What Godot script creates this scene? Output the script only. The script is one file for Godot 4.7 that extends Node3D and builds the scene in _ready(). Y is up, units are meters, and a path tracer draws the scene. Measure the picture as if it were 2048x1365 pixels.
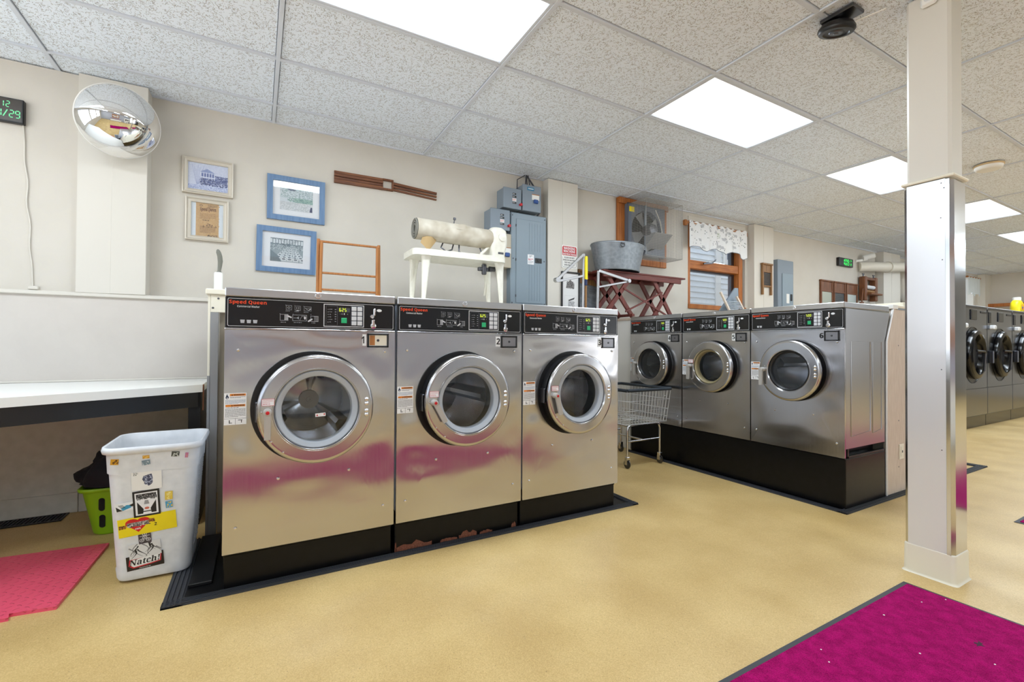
extends Node3D

# ---------------------------------------------------------------- mesh gatherer
class G:
	var v := PackedVector3Array()
	var n := PackedVector3Array()
	var u := PackedVector2Array()
	var ix := PackedInt32Array()
	var t := Transform3D.IDENTITY

	func to(p: Vector3, turn := Vector3.ZERO) -> G:
		t = Transform3D(Basis.from_euler(turn), p)
		return self

	func poly(p: Array, uv: Array = []) -> G:
		var q: Array[Vector3] = []
		for a in p:
			q.append(t * (a as Vector3))
		var nn := Vector3.ZERO
		for i in range(1, q.size() - 1):
			nn += (q[i] - q[0]).cross(q[i + 1] - q[0])
		nn = nn.normalized()
		var b := v.size()
		for i in q.size():
			v.append(q[i])
			n.append(nn)
			u.append(uv[i] if uv else Vector2(p[i].x + p[i].z, p[i].y))
		for i in range(1, q.size() - 1):
			ix.append_array([b, b + i + 1, b + i])
		return self

	func outward(p: Array, c: Vector3) -> G:
		var nn: Vector3 = (p[1] - p[0]).cross(p[2] - p[0])
		if nn.dot((p[0] + p[1] + p[2]) / 3.0 - c) < 0.0:
			p.reverse()
		return poly(p)

	func box(c: Vector3, s: Vector3, b := 0.0) -> G:
		var h := s / 2.0
		b = minf(b, minf(h.x, minf(h.y, h.z)) * 0.95)
		for a in 3:
			var e := (a + 1) % 3
			var f := (a + 2) % 3
			for sg in [-1.0, 1.0]:
				var q := []
				for k in [[-1.0, -1.0], [1.0, -1.0], [1.0, 1.0], [-1.0, 1.0]]:
					var p := Vector3.ZERO
					p[a] = sg * h[a]
					p[e] = k[0] * (h[e] - b)
					p[f] = k[1] * (h[f] - b)
					q.append(c + p)
				outward(q, c)
				if b <= 0.0:
					continue
				for sh in [-1.0, 1.0]:
					var r := []
					for k in [[0, -1.0], [0, 1.0], [1, 1.0], [1, -1.0]]:
						var p := Vector3.ZERO
						p[a] = sg * (h[a] if k[0] == 0 else h[a] - b)
						p[e] = sh * (h[e] - b if k[0] == 0 else h[e])
						p[f] = k[1] * (h[f] - b)
						r.append(c + p)
					outward(r, c)
		if b > 0.0:
			for sx in [-1.0, 1.0]:
				for sy in [-1.0, 1.0]:
					for sz in [-1.0, 1.0]:
						var d := Vector3(sx, sy, sz)
						var r := []
						for a in 3:
							var p := (h - Vector3.ONE * b) * d
							p[a] = h[a] * d[a]
							r.append(c + p)
						outward(r, c)
		return self

	func span(a: Vector3, b: Vector3, bevel := 0.0) -> G:
		return box((a + b) / 2.0, (b - a).abs(), bevel)

	# a bar of rectangular section from a to b; w across (sideways), d deep
	func bar(a: Vector3, b: Vector3, w: float, d: float, side := Vector3(0, 0, 1), bevel := 0.0) -> G:
		var keep := t
		var y := (b - a).normalized()
		var x := y.cross(side).normalized()
		t = keep * Transform3D(Basis(x, y, x.cross(y)), (a + b) / 2.0)
		box(Vector3.ZERO, Vector3(w, (b - a).length(), d), bevel)
		t = keep
		return self

	func lathe(prof: Array, seg := 32, a0 := 0.0, a1 := TAU) -> G:
		var m := prof.size() - 1
		var nr: Array[Vector2] = []
		var ln: Array[float] = []
		for k in m:
			var d: Vector2 = prof[k + 1] - prof[k]
			nr.append(Vector2(d.y, -d.x).normalized())
			ln.append(d.length() ** 2)
		var run := 0.0
		for k in m:
			var n0 := nr[k]
			var n1 := nr[k]
			if k > 0 and nr[k - 1].dot(nr[k]) > 0.72:
				n0 = (nr[k - 1] * ln[k - 1] + nr[k] * ln[k]).normalized()
			if k < m - 1 and nr[k + 1].dot(nr[k]) > 0.72:
				n1 = (nr[k + 1] * ln[k + 1] + nr[k] * ln[k]).normalized()
			var b := v.size()
			var step: float = (prof[k + 1] - prof[k]).length()
			for i in seg + 1:
				var an := lerpf(a0, a1, float(i) / seg)
				var c := cos(an)
				var s := -sin(an)
				v.append(t * Vector3(prof[k].x * c, prof[k].y, prof[k].x * s))
				v.append(t * Vector3(prof[k + 1].x * c, prof[k + 1].y, prof[k + 1].x * s))
				n.append((t.basis * Vector3(n0.x * c, n0.y, n0.x * s)).normalized())
				n.append((t.basis * Vector3(n1.x * c, n1.y, n1.x * s)).normalized())
				u.append(Vector2(float(i) / seg, run))
				u.append(Vector2(float(i) / seg, run + step))
			run += step
			for i in seg:
				var q := b + i * 2
				ix.append_array([q, q + 1, q + 2, q + 2, q + 1, q + 3])
		return self

	func cyl(a: Vector3, b: Vector3, r0: float, r1: float, seg := 14) -> G:
		var keep := t
		var y := (b - a).normalized()
		var x := y.cross(Vector3(0.31, 0.2, 0.93) if absf(y.z) < 0.9 else Vector3(1, 0, 0)).normalized()
		t = keep * Transform3D(Basis(x, y, x.cross(y)), a)
		var h := (b - a).length()
		lathe([Vector2(0, 0), Vector2(r0, 0), Vector2(r1, h), Vector2(0, h)], seg)
		t = keep
		return self

	func tube(p: Array, r: float, seg := 8, closed := false) -> G:
		var m := p.size()
		var dirs: Array[Vector3] = []
		for i in m:
			var d: Vector3
			if closed:
				d = (p[(i + 1) % m] - p[(i + m - 1) % m])
			else:
				d = p[mini(i + 1, m - 1)] - p[maxi(i - 1, 0)]
			dirs.append(d.normalized())
		var x := dirs[0].cross(Vector3.UP if absf(dirs[0].y) < 0.9 else Vector3.RIGHT).normalized()
		var b := v.size()
		for i in m:
			x = (x - dirs[i] * x.dot(dirs[i])).normalized()
			var y := dirs[i].cross(x)
			for k in seg + 1:
				var an := TAU * k / seg
				var nn := x * cos(an) + y * sin(an)
				v.append(t * (p[i] + nn * r))
				n.append((t.basis * nn).normalized())
				u.append(Vector2(float(k) / seg, i))
		for i in (m if closed else m - 1):
			for k in seg:
				var q := b + i * (seg + 1) + k
				var w := b + ((i + 1) % m) * (seg + 1) + k
				ix.append_array([q, w, q + 1, q + 1, w, w + 1])
		if not closed:
			for e in [0, m - 1]:
				var q := []
				for k in seg:
					q.append(t.affine_inverse() * v[b + e * (seg + 1) + k])
				outward(q, p[1] if e == 0 else p[m - 2])
		return self

	func prism(o: PackedVector2Array, z0: float, z1: float) -> G:
		if Geometry2D.is_polygon_clockwise(o):
			o.reverse()
		var tr := Geometry2D.triangulate_polygon(o)
		for k in range(0, tr.size(), 3):
			var a := o[tr[k]]
			var b := o[tr[k + 1]]
			var c := o[tr[k + 2]]
			if (b - a).cross(c - a) < 0.0:
				var sw := b
				b = c
				c = sw
			poly([Vector3(a.x, a.y, z1), Vector3(b.x, b.y, z1), Vector3(c.x, c.y, z1)])
			poly([Vector3(a.x, a.y, z0), Vector3(c.x, c.y, z0), Vector3(b.x, b.y, z0)])
		for i in o.size():
			var a := o[i]
			var b := o[(i + 1) % o.size()]
			poly([Vector3(a.x, a.y, z0), Vector3(b.x, b.y, z0), Vector3(b.x, b.y, z1), Vector3(a.x, a.y, z1)])
		return self

	# smooth surface through rows of points; du x dv must point outwards
	func grid(nu: int, nv: int, f: Callable, wrap := false) -> G:
		var b := v.size()
		var p: Array[Vector3] = []
		for j in nv + 1:
			for i in nu + 1:
				p.append(t * (f.call(float(i) / nu, float(j) / nv) as Vector3))
		for j in nv + 1:
			for i in nu + 1:
				var i0 := (i - 1 if i > 0 else (nu - 1 if wrap else 0))
				var i1 := (i + 1 if i < nu else (1 if wrap else nu))
				var du := p[j * (nu + 1) + i1] - p[j * (nu + 1) + i0]
				var dv := p[mini(j + 1, nv) * (nu + 1) + i] - p[maxi(j - 1, 0) * (nu + 1) + i]
				var nn := du.cross(dv)
				if nn.length() < 1e-12:
					var jj := clampi(j, 1, nv - 1)
					du = p[jj * (nu + 1) + i1] - p[jj * (nu + 1) + i0]
					nn = du.cross(dv)
				v.append(p[j * (nu + 1) + i])
				n.append(nn.normalized())
				u.append(Vector2(float(i) / nu, float(j) / nv))
		for j in nv:
			for i in nu:
				var q := b + j * (nu + 1) + i
				ix.append_array([q, q + nu + 2, q + 1, q, q + nu + 1, q + nu + 2])
		return self

	# closed rings joined into a skin; sharp keeps each band apart
	func loft(rings: Array, sharp := false) -> G:
		var m: int = rings[0].size()
		if sharp:
			for j in rings.size() - 1:
				var ra: Array = rings[j]
				var rb: Array = rings[j + 1]
				grid(m, 1, func(s: float, q: float): return (ra if q < 0.5 else rb)[roundi(s * m) % m], true)
		else:
			grid(m, rings.size() - 1, func(s: float, q: float): return rings[roundi(q * (rings.size() - 1))][roundi(s * m) % m], true)
		return self

	func mesh() -> ArrayMesh:
		var a := []
		a.resize(Mesh.ARRAY_MAX)
		a[Mesh.ARRAY_VERTEX] = v
		a[Mesh.ARRAY_NORMAL] = n
		a[Mesh.ARRAY_TEX_UV] = u
		a[Mesh.ARRAY_INDEX] = ix
		var m := ArrayMesh.new()
		m.add_surface_from_arrays(Mesh.PRIMITIVE_TRIANGLES, a)
		return m


# ---------------------------------------------------------------- flat print painter
class Paint:
	var im: Image
	var r := RandomNumberGenerator.new()

	func _init(w: int, h: int, c: Color, sd := 1) -> void:
		im = Image.create(w, h, false, Image.FORMAT_RGB8)
		im.fill(c)
		r.seed = sd

	func rect(x: float, y: float, w: float, h: float, c: Color) -> Paint:
		im.fill_rect(Rect2i(roundi(x), roundi(y), maxi(1, roundi(w)), maxi(1, roundi(h))), c)
		return self

	func frame(x: float, y: float, w: float, h: float, l: float, c: Color) -> Paint:
		return rect(x, y, w, l, c).rect(x, y + h - l, w, l, c).rect(x, y, l, h, c).rect(x + w - l, y, l, h, c)

	func line(a: Vector2, b: Vector2, w: float, c: Color) -> Paint:
		var k := maxi(1, ceili((b - a).length() / maxf(1.0, w * 0.5)))
		for i in k + 1:
			var p := a.lerp(b, float(i) / k)
			rect(p.x - w / 2, p.y - w / 2, w, w, c)
		return self

	func oval(x: float, y: float, rx: float, ry: float, c: Color) -> Paint:
		for j in range(floori(-ry), ceili(ry) + 1):
			var s := 1.0 - (j / maxf(ry, 0.5)) ** 2
			if s > 0.0:
				rect(x - rx * sqrt(s), y + j, 2.0 * rx * sqrt(s), 1, c)
		return self

	func shape(p: Array, c: Color) -> Paint:
		var lo := 1e9
		var hi := -1e9
		for a in p:
			lo = minf(lo, a.y)
			hi = maxf(hi, a.y)
		for y in range(floori(lo), ceili(hi)):
			var xs := []
			for i in p.size():
				var a: Vector2 = p[i]
				var b: Vector2 = p[(i + 1) % p.size()]
				if (a.y <= y + 0.5) != (b.y <= y + 0.5):
					xs.append(a.x + (y + 0.5 - a.y) / (b.y - a.y) * (b.x - a.x))
			xs.sort()
			for k in range(0, xs.size() - 1, 2):
				rect(xs[k], y, xs[k + 1] - xs[k], 1, c)
		return self

	# rows of words too small to read
	func words(x: float, y: float, w: float, rows: int, pitch: float, h: float, c: Color) -> Paint:
		for k in rows:
			var at := x
			while at < x + w * (1.0 if k < rows - 1 else 0.6):
				var l := r.randf_range(2.0, 7.0) * h * 0.5
				rect(at, y + k * pitch, minf(l, x + w - at), h, c)
				at += l + h * 0.7
		return self

	func specks(n: int, x: float, y: float, w: float, h: float, s: float, cs: Array) -> Paint:
		for k in n:
			rect(x + r.randf() * w, y + r.randf() * h, r.randf_range(0.4, 1.0) * s, r.randf_range(0.4, 1.0) * s, cs[r.randi() % cs.size()])
		return self

	func tex() -> ImageTexture:
		return ImageTexture.create_from_image(im)


# ---------------------------------------------------------------- scene helpers
const CEIL := 2.8394
const WALL := -4.03
var M := {}
var used := {}
var seg_cache := {}


func numbered(called: String) -> String:
	used[called] = used.get(called, -1) + 1
	return called if used[called] == 0 else "%s_%03d" % [called, used[called]]


func thing(called: String, label: String, category: String, at := Vector3.ZERO, turn := 0.0, group := "") -> Node3D:
	var o := Node3D.new()
	o.name = numbered(called)
	add_child(o)
	o.position = at
	o.rotation.y = turn
	tag(o, label, category, group)
	return o


func tag(o: Node, label: String, category := "", group := "", kind := "") -> void:
	if label: o.set_meta("label", label)
	if category: o.set_meta("category", category)
	if group: o.set_meta("group", group)
	if kind: o.set_meta("kind", kind)


func part(parent: Node, called: String, g: G, m: Material, label := "") -> MeshInstance3D:
	return part_mesh(parent, called, g.mesh(), m, label)


func part_mesh(parent: Node, called: String, me: Mesh, m: Material, label := "") -> MeshInstance3D:
	var o := MeshInstance3D.new()
	o.mesh = me
	o.material_override = m
	o.name = called
	parent.add_child(o, true)
	if label: o.set_meta("label", label)
	return o


func structure(called: String, g: G, m: Material, label: String, category := "structure") -> MeshInstance3D:
	var o := part(self, called, g, m)
	tag(o, label, category, "", "structure")
	return o


func mat(c: Color, rough := 0.6, metal := 0.0, tex: Texture2D = null) -> StandardMaterial3D:
	var m := StandardMaterial3D.new()
	m.albedo_color = c
	m.roughness = rough
	m.metallic = metal
	if tex:
		m.albedo_texture = tex
	return m


func rgb(r: int, g: int, b: int) -> Color:
	return Color8(r, g, b)


func world_tex(m: StandardMaterial3D, scale: Vector3) -> StandardMaterial3D:
	m.uv1_triplanar = true
	m.uv1_world_triplanar = true
	m.uv1_scale = scale
	return m


func noise_tex(freq: float, a: Color, b: Color, size := 512, sd := 1, octaves := 4, kind := FastNoiseLite.TYPE_SIMPLEX_SMOOTH) -> NoiseTexture2D:
	var f := FastNoiseLite.new()
	f.seed = sd
	f.noise_type = kind
	f.frequency = freq
	f.fractal_octaves = octaves
	var t := NoiseTexture2D.new()
	t.width = size
	t.height = size
	t.seamless = true
	t.noise = f
	var gr := Gradient.new()
	gr.set_color(0, a)
	gr.set_color(1, b)
	t.color_ramp = gr
	return t


func print_mat(t: Texture2D, rough := 0.45) -> StandardMaterial3D:
	return mat(Color.WHITE, rough, 0.0, t)


# a thin printed sheet facing +z, w by h about (x, y), uv over the whole front
func sheet(parent: Node, called: String, x: float, y: float, z: float, w: float, h: float, m: Material, label := "", thick := 0.001, turn := 0.0) -> MeshInstance3D:
	var g := G.new().to(Vector3(x, y, z), Vector3(0, 0, turn))
	var a := Vector3(-w / 2, -h / 2, thick)
	var b := Vector3(w / 2, -h / 2, thick)
	var c := Vector3(w / 2, h / 2, thick)
	var d := Vector3(-w / 2, h / 2, thick)
	var k := Vector3(0, 0, -thick)
	g.poly([a, b, c, d], [Vector2(0, 1), Vector2(1, 1), Vector2(1, 0), Vector2(0, 0)])
	var e := [Vector2.ZERO, Vector2.ZERO, Vector2.ZERO, Vector2.ZERO]
	g.poly([a + k, b + k, b, a], e).poly([b + k, c + k, c, b], e).poly([c + k, d + k, d, c], e).poly([d + k, a + k, a, d], e)
	return part(parent, called, g, m, label)


func lettering(parent: Node, called: String, s: String, at: Vector3, h: float, m: Material, width := 0.0, font := "Droid Sans", turn := Vector3.ZERO, bold := true, skew := 0.0) -> MeshInstance3D:
	var f := SystemFont.new()
	f.font_names = PackedStringArray([font])
	f.font_weight = 700 if bold else 400
	var tm := TextMesh.new()
	tm.font = f
	tm.text = s
	tm.font_size = 48
	tm.pixel_size = h / 35.0
	tm.depth = 0.0008
	tm.curve_step = 2.0
	var o := MeshInstance3D.new()
	o.mesh = tm
	o.material_override = m
	o.name = called
	parent.add_child(o, true)
	var b := Basis.from_euler(turn)
	if width > 0.0:
		b = b.scaled_local(Vector3(width / maxf(tm.get_aabb().size.x, 1e-4), 1, 1))
	if skew != 0.0:
		b = b * Basis(Vector3(1, 0, 0), Vector3(skew, 1, 0), Vector3(0, 0, 1))
	o.transform = Transform3D(b, at)
	return o


const SEGS := {"0": "abcdef", "1": "bc", "2": "abged", "3": "abgcd", "4": "fgbc", "5": "afgcd", "6": "afgedc", "9": "abcdfg", "/": "x", ":": "y", " ": ""}


func digits(g: G, s: String, x: float, y: float, z: float, h: float, step := 0.62, w := 0.1) -> G:
	for ch in s:
		var a := h * 0.5
		var l := h * w
		var r := x + h * 0.42
		for k in SEGS[ch]:
			match k:
				"a": g.box(Vector3((x + r) / 2, y + h, z), Vector3(r - x - l, l, 0.001))
				"g": g.box(Vector3((x + r) / 2, y + a, z), Vector3(r - x - l, l, 0.001))
				"d": g.box(Vector3((x + r) / 2, y, z), Vector3(r - x - l, l, 0.001))
				"f": g.box(Vector3(x, y + a * 1.5, z), Vector3(l, a - l, 0.001))
				"b": g.box(Vector3(r, y + a * 1.5, z), Vector3(l, a - l, 0.001))
				"e": g.box(Vector3(x, y + a * 0.5, z), Vector3(l, a - l, 0.001))
				"c": g.box(Vector3(r, y + a * 0.5, z), Vector3(l, a - l, 0.001))
				"x": g.bar(Vector3(x, y, z), Vector3(r, y + h, z), l, 0.001)
				"y":
					g.box(Vector3((x + r) / 2, y + a * 0.6, z), Vector3(l * 1.5, l * 1.5, 0.001))
					g.box(Vector3((x + r) / 2, y + a * 1.4, z), Vector3(l * 1.5, l * 1.5, 0.001))
		x += h * step
	return g


# ring of a rounded rectangle in the xz plane, running so that loft faces outwards
func rr(cx: float, cz: float, w: float, d: float, r: float, y: float, k := 5) -> Array:
	var o := []
	for c in [[1, 1], [-1, 1], [-1, -1], [1, -1]]:
		var a0 := 0.0 if c[0] == 1 and c[1] == 1 else (PI / 2 if c[1] == 1 else (PI if c[0] == -1 else PI * 1.5))
		for i in k + 1:
			var a := a0 + PI / 2 * i / k
			o.append(Vector3(cx + c[0] * (w / 2 - r) + r * cos(a), y, cz - c[1] * (d / 2 - r) - r * sin(a)))
	return o


func _ready() -> void:
	# ---- camera
	var cam := Camera3D.new()
	cam.name = "camera"
	cam.fov = rad_to_deg(2.0 * atan(682.5 / 912.28))
	cam.near = 0.02
	cam.far = 200.0
	cam.position = Vector3(0, 1.1, 0)
	cam.rotation = Vector3(0.01106, -0.5087, 0.005635)
	add_child(cam)
	cam.current = true
	# ---- sky and exposure
	var we := WorldEnvironment.new()
	we.name = "world"
	var env := Environment.new()
	env.background_mode = Environment.BG_SKY
	var sky := Sky.new()
	var sm := ProceduralSkyMaterial.new()
	sm.sky_top_color = rgb(186, 206, 232)
	sm.sky_horizon_color = rgb(226, 233, 242)
	sm.ground_bottom_color = rgb(190, 190, 188)
	sm.ground_horizon_color = rgb(206, 208, 210)
	sm.sky_energy_multiplier = 1.5
	sm.ground_energy_multiplier = 3.0
	sky.sky_material = sm
	env.sky = sky
	env.tonemap_mode = Environment.TONE_MAPPER_LINEAR
	env.tonemap_exposure = 1.04
	env.sdfgi_enabled = true
	env.ssao_enabled = true
	env.ssil_enabled = true
	we.environment = env
	add_child(we)
	# ---- the place
	materials()
	build_room()
	build_ceiling()
	build_lights()
	build_washers()
	build_counter()
	build_chases()
	build_column()
	build_wall_things()
	build_old_things()
	build_floor_things()
	build_far_things()
	build_behind()


func materials() -> void:
	var paint := FastNoiseLite.new()
	paint.frequency = 0.02
	M.wall = world_tex(mat(Color.WHITE, 0.7, 0.0, noise_tex(0.012, rgb(205, 199, 188), rgb(211, 205, 195), 512, 3)), Vector3.ONE * 0.4)
	M.half = world_tex(mat(Color.WHITE, 0.55, 0.0, noise_tex(0.01, rgb(202, 195, 187), rgb(208, 201, 193), 512, 4)), Vector3.ONE * 0.6)
	M.low_wall = world_tex(mat(Color.WHITE, 0.7, 0.0, noise_tex(0.03, rgb(188, 187, 178), rgb(204, 202, 194), 512, 5)), Vector3.ONE * 0.8)
	M.trim = mat(rgb(216, 211, 201), 0.45)
	M.front = mat(rgb(182, 186, 196), 0.7)
	M.white = mat(rgb(236, 235, 231), 0.45)
	M.cream = mat(rgb(232, 226, 208), 0.4)
	M.floor = floor_material()
	M.tile = tile_material()
	M.grid = mat(rgb(214, 220, 230), 0.5)
	M.glow = mat(Color.WHITE, 0.4)
	M.glow.emission_enabled = true
	M.glow.emission = Color(0.97, 0.99, 1.0)
	M.glow.emission_energy_multiplier = 1.6
	M.glow.resource_name = "lit lamp panel"
	var brush := Image.create(512, 512, false, Image.FORMAT_RGB8)
	var rn := RandomNumberGenerator.new()
	rn.seed = 8
	for x in 512:
		var w := rn.randf_range(0.5, 0.58)
		for k in 8:
			var w2 := clampf(w + rn.randf_range(-0.03, 0.03), 0.0, 1.0)
			brush.fill_rect(Rect2i(x, k * 64 + rn.randi() % 20 - 10, 1, 84), Color(w2, w2, w2))
	var brush_tex := ImageTexture.create_from_image(brush)
	M.steel = mat(rgb(199, 198, 200), 1.0, 1.0)
	M.steel.roughness = 0.38
	M.steel.roughness_texture = brush_tex
	M.steel.uv1_scale = Vector3(2.5, 0.7, 1)
	M.steel.anisotropy_enabled = true
	M.steel.anisotropy = 0.7
	M.steel2 = mat(rgb(192, 191, 191), 0.28, 1.0)
	M.reflector_side = mat(rgb(224, 230, 240), 0.4)  # unseen sides made pale to brighten the reflection in washer 6
	M.dark_front = mat(rgb(126, 129, 138), 0.2, 1.0)
	M.door_steel = mat(rgb(194, 193, 194), 0.2, 1.0)
	M.mirror_steel = mat(rgb(214, 215, 218), 0.14, 1.0)
	M.chrome = mat(rgb(225, 225, 228), 0.12, 1.0)
	M.mirror = mat(rgb(240, 240, 240), 0.015, 1.0)
	M.dark_steel = mat(rgb(96, 97, 102), 0.35, 1.0)
	M.black = mat(rgb(20, 20, 22), 0.35)
	M.black_gloss = mat(rgb(14, 14, 16), 0.18)
	M.black_rub = mat(rgb(50, 52, 58), 0.55)
	M.lightened_steel = mat(rgb(226, 228, 232), 0.28, 0.4)  # paler than the cladding, with reflected brightness put into the colour
	M.lightened_steel.clearcoat_enabled = true
	M.lightened_steel.clearcoat = 0.6
	M.lightened_steel.clearcoat_roughness = 0.06
	M.dark = mat(rgb(12, 12, 13), 0.8)
	M.plinth = world_tex(mat(Color.WHITE, 0.28, 0.0, noise_tex(0.02, rgb(8, 8, 9), rgb(17, 17, 19), 512, 9)), Vector3.ONE * 1.5)
	M.rust = world_tex(mat(Color.WHITE, 0.8, 0.0, noise_tex(0.05, rgb(96, 52, 34), rgb(142, 88, 66), 256, 10)), Vector3.ONE * 6)
	M.gasket_grey = mat(rgb(176, 184, 194), 0.4)
	M.gasket_tan = mat(rgb(150, 138, 104), 0.5)
	M.gasket_dark = mat(rgb(40, 41, 44), 0.4)
	M.plinth.metallic_specular = 0.35
	M.glass = mat(Color(0.5, 0.55, 0.58, 0.03), 0.02)
	M.glass.transparency = BaseMaterial3D.TRANSPARENCY_ALPHA
	M.orange = mat(rgb(236, 72, 24), 0.4)
	M.ink = mat(rgb(238, 240, 242), 0.4)
	M.ink_grey = mat(rgb(178, 181, 186), 0.4)
	M.black_ink = mat(rgb(18, 18, 20), 0.5)
	M.red = mat(rgb(196, 24, 34), 0.35)
	M.green = mat(rgb(38, 178, 116), 0.4)
	M.key = mat(rgb(214, 217, 222), 0.45)
	M.led = mat(rgb(206, 226, 20), 0.4)
	M.led.emission_enabled = true
	M.led.emission = rgb(206, 230, 24)
	M.led.emission_energy_multiplier = 0.75
	M.led_green = mat(rgb(40, 220, 90), 0.4)
	M.led_green.emission_enabled = true
	M.led_green.emission = rgb(48, 236, 96)
	M.led_green.emission_energy_multiplier = 0.8
	M.led_pale = mat(rgb(110, 210, 150), 0.4)
	M.led_pale.emission_enabled = true
	M.led_pale.emission = rgb(84, 190, 128)
	M.led_pale.emission_energy_multiplier = 0.5
	M.lcd = mat(rgb(74, 76, 84), 0.2)
	M.wood = wood_material(rgb(150, 92, 44), rgb(186, 124, 66), 20)
	M.wood_dark = wood_material(rgb(96, 54, 28), rgb(136, 84, 46), 21)
	M.wood_trim = wood_material(rgb(150, 82, 26), rgb(190, 116, 48), 22)
	M.wood_red = wood_material(rgb(84, 30, 24), rgb(124, 54, 42), 23)
	M.wood_x = wood_material(rgb(150, 92, 44), rgb(186, 124, 66), 20, true)
	M.wood_dark_x = wood_material(rgb(92, 50, 26), rgb(138, 86, 48), 21, true)
	M.wood_trim_x = wood_material(rgb(150, 82, 26), rgb(190, 116, 48), 22, true)
	M.wood_red_x = wood_material(rgb(84, 30, 24), rgb(124, 54, 42), 23, true)
	M.wood_old = wood_material(rgb(118, 82, 44), rgb(160, 116, 66), 24)
	M.wood_pale = world_tex(mat(Color.WHITE, 0.5, 0.0, noise_tex(0.02, rgb(196, 178, 160), rgb(214, 198, 182), 512, 25)), Vector3(4, 0.6, 4))
	M.box_grey = mat(rgb(128, 140, 152), 0.42)
	M.panel_grey = mat(rgb(136, 152, 164), 0.42)
	M.box_beige = mat(rgb(188, 178, 158), 0.5)
	M.galv = world_tex(mat(Color.WHITE, 0.5, 0.7, noise_tex(0.03, rgb(120, 126, 132), rgb(166, 172, 178), 512, 26, 3, FastNoiseLite.TYPE_CELLULAR)), Vector3.ONE * 1.6)
	M.wire = mat(rgb(226, 228, 230), 0.4, 0.6)
	M.wire_grey = mat(rgb(150, 150, 150), 0.5, 0.4)
	M.enamel = world_tex(mat(Color.WHITE, 0.3, 0.0, noise_tex(0.03, rgb(226, 222, 208), rgb(238, 235, 224), 256, 27)), Vector3.ONE * 2)
	M.canvas = world_tex(mat(Color.WHITE, 0.9, 0.0, canvas_tex()), Vector3.ONE * 1.3)
	M.plastic_white = world_tex(mat(Color.WHITE, 0.4, 0.0, noise_tex(0.02, rgb(214, 217, 221), rgb(232, 234, 237), 512, 28)), Vector3.ONE * 1.5)
	M.lime = mat(rgb(140, 190, 20), 0.4)
	M.cloth_black = mat(rgb(14, 15, 22), 0.9)
	M.blue_frame = wood_material(rgb(92, 122, 160), rgb(108, 138, 174), 29)
	M.silver_frame = mat(rgb(204, 196, 182), 0.4, 0.25)
	M.mount = mat(rgb(232, 234, 238), 0.7)
	M.pvc = mat(rgb(226, 220, 206), 0.4)
	M.yellow = mat(rgb(244, 220, 20), 0.4)
	M.lever = mat(rgb(186, 183, 178), 0.4, 0.3)
	M.coin_door = mat(rgb(150, 150, 155), 0.35, 1.0)
	M.plate = mat(rgb(236, 237, 238), 0.85)
	M.plate.metallic_specular = 0.2
	M.pole = mat(rgb(186, 187, 190), 0.32, 1.0)
	M.mesh_wire = mat(rgb(176, 174, 168), 0.6, 0.2)
	M.maroon = carpet_material()
	M.pink = foam_material()


func floor_material() -> StandardMaterial3D:
	var s := 1024
	var f := FastNoiseLite.new()
	f.frequency = 0.006
	f.fractal_octaves = 4
	f.seed = 12
	var rn := RandomNumberGenerator.new()
	rn.seed = 77
	var d := PackedByteArray()
	d.resize(s * s * 3)
	var lo := Vector3(182, 151, 95)
	var hi := Vector3(218, 190, 133)
	var k := 0
	for y in s:
		for x in s:
			var ax := absf(x - s / 2.0) / (s / 2.0)
			var ay := absf(y - s / 2.0) / (s / 2.0)
			var w := f.get_noise_3d(ax * 340.0, ay * 340.0, 0.0) * 0.5 + 0.5 + (rn.randf() - 0.5) * 0.75
			w = clampf(w, 0.0, 1.0)
			var c := lo.lerp(hi, w)
			if rn.randf() < 0.0006:
				c *= 0.6
			d[k] = int(c.x)
			d[k + 1] = int(c.y)
			d[k + 2] = int(c.z)
			k += 3
	var im := Image.create_from_data(s, s, false, Image.FORMAT_RGB8, d)
	var m := mat(Color.WHITE, 0.36, 0.0, ImageTexture.create_from_image(im))
	m.roughness_texture = noise_tex(0.02, Color(0.75, 0.75, 0.75), Color(1, 1, 1), 256, 31)
	m.roughness = 0.46
	return world_tex(m, Vector3.ONE * 0.42)


func tile_material() -> StandardMaterial3D:
	var p := Paint.new(768, 768, rgb(237, 245, 255), 5)
	var q := Paint.new(768, 768, rgb(255, 255, 255), 5)
	for k in 4800:
		var a := Vector2(p.r.randf() * 768, p.r.randf() * 768)
		var g := p.r.randi_range(140, 196)
		if p.r.randf() < 0.45:
			p.rect(a.x, a.y, 3, 3, rgb(g, g, g + 1))
			q.rect(a.x, a.y, 3, 3, rgb(60, 60, 60))
		else:
			var b := a
			var an := p.r.randf() * TAU
			for i in p.r.randi_range(2, 4):
				an += p.r.randf_range(-0.8, 0.8)
				var e := b + Vector2(cos(an), sin(an)) * p.r.randf_range(3, 5)
				p.line(b, e, 2.0, rgb(g + 14, g + 14, g + 15))
				q.line(b, e, 2.0, rgb(110, 110, 110))
				b = e
	var m := mat(Color.WHITE, 0.95, 0.0, p.tex())
	m.heightmap_enabled = true
	m.heightmap_texture = q.tex()
	m.heightmap_scale = 0.12
	return world_tex(m, Vector3.ONE * 1.25)


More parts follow.
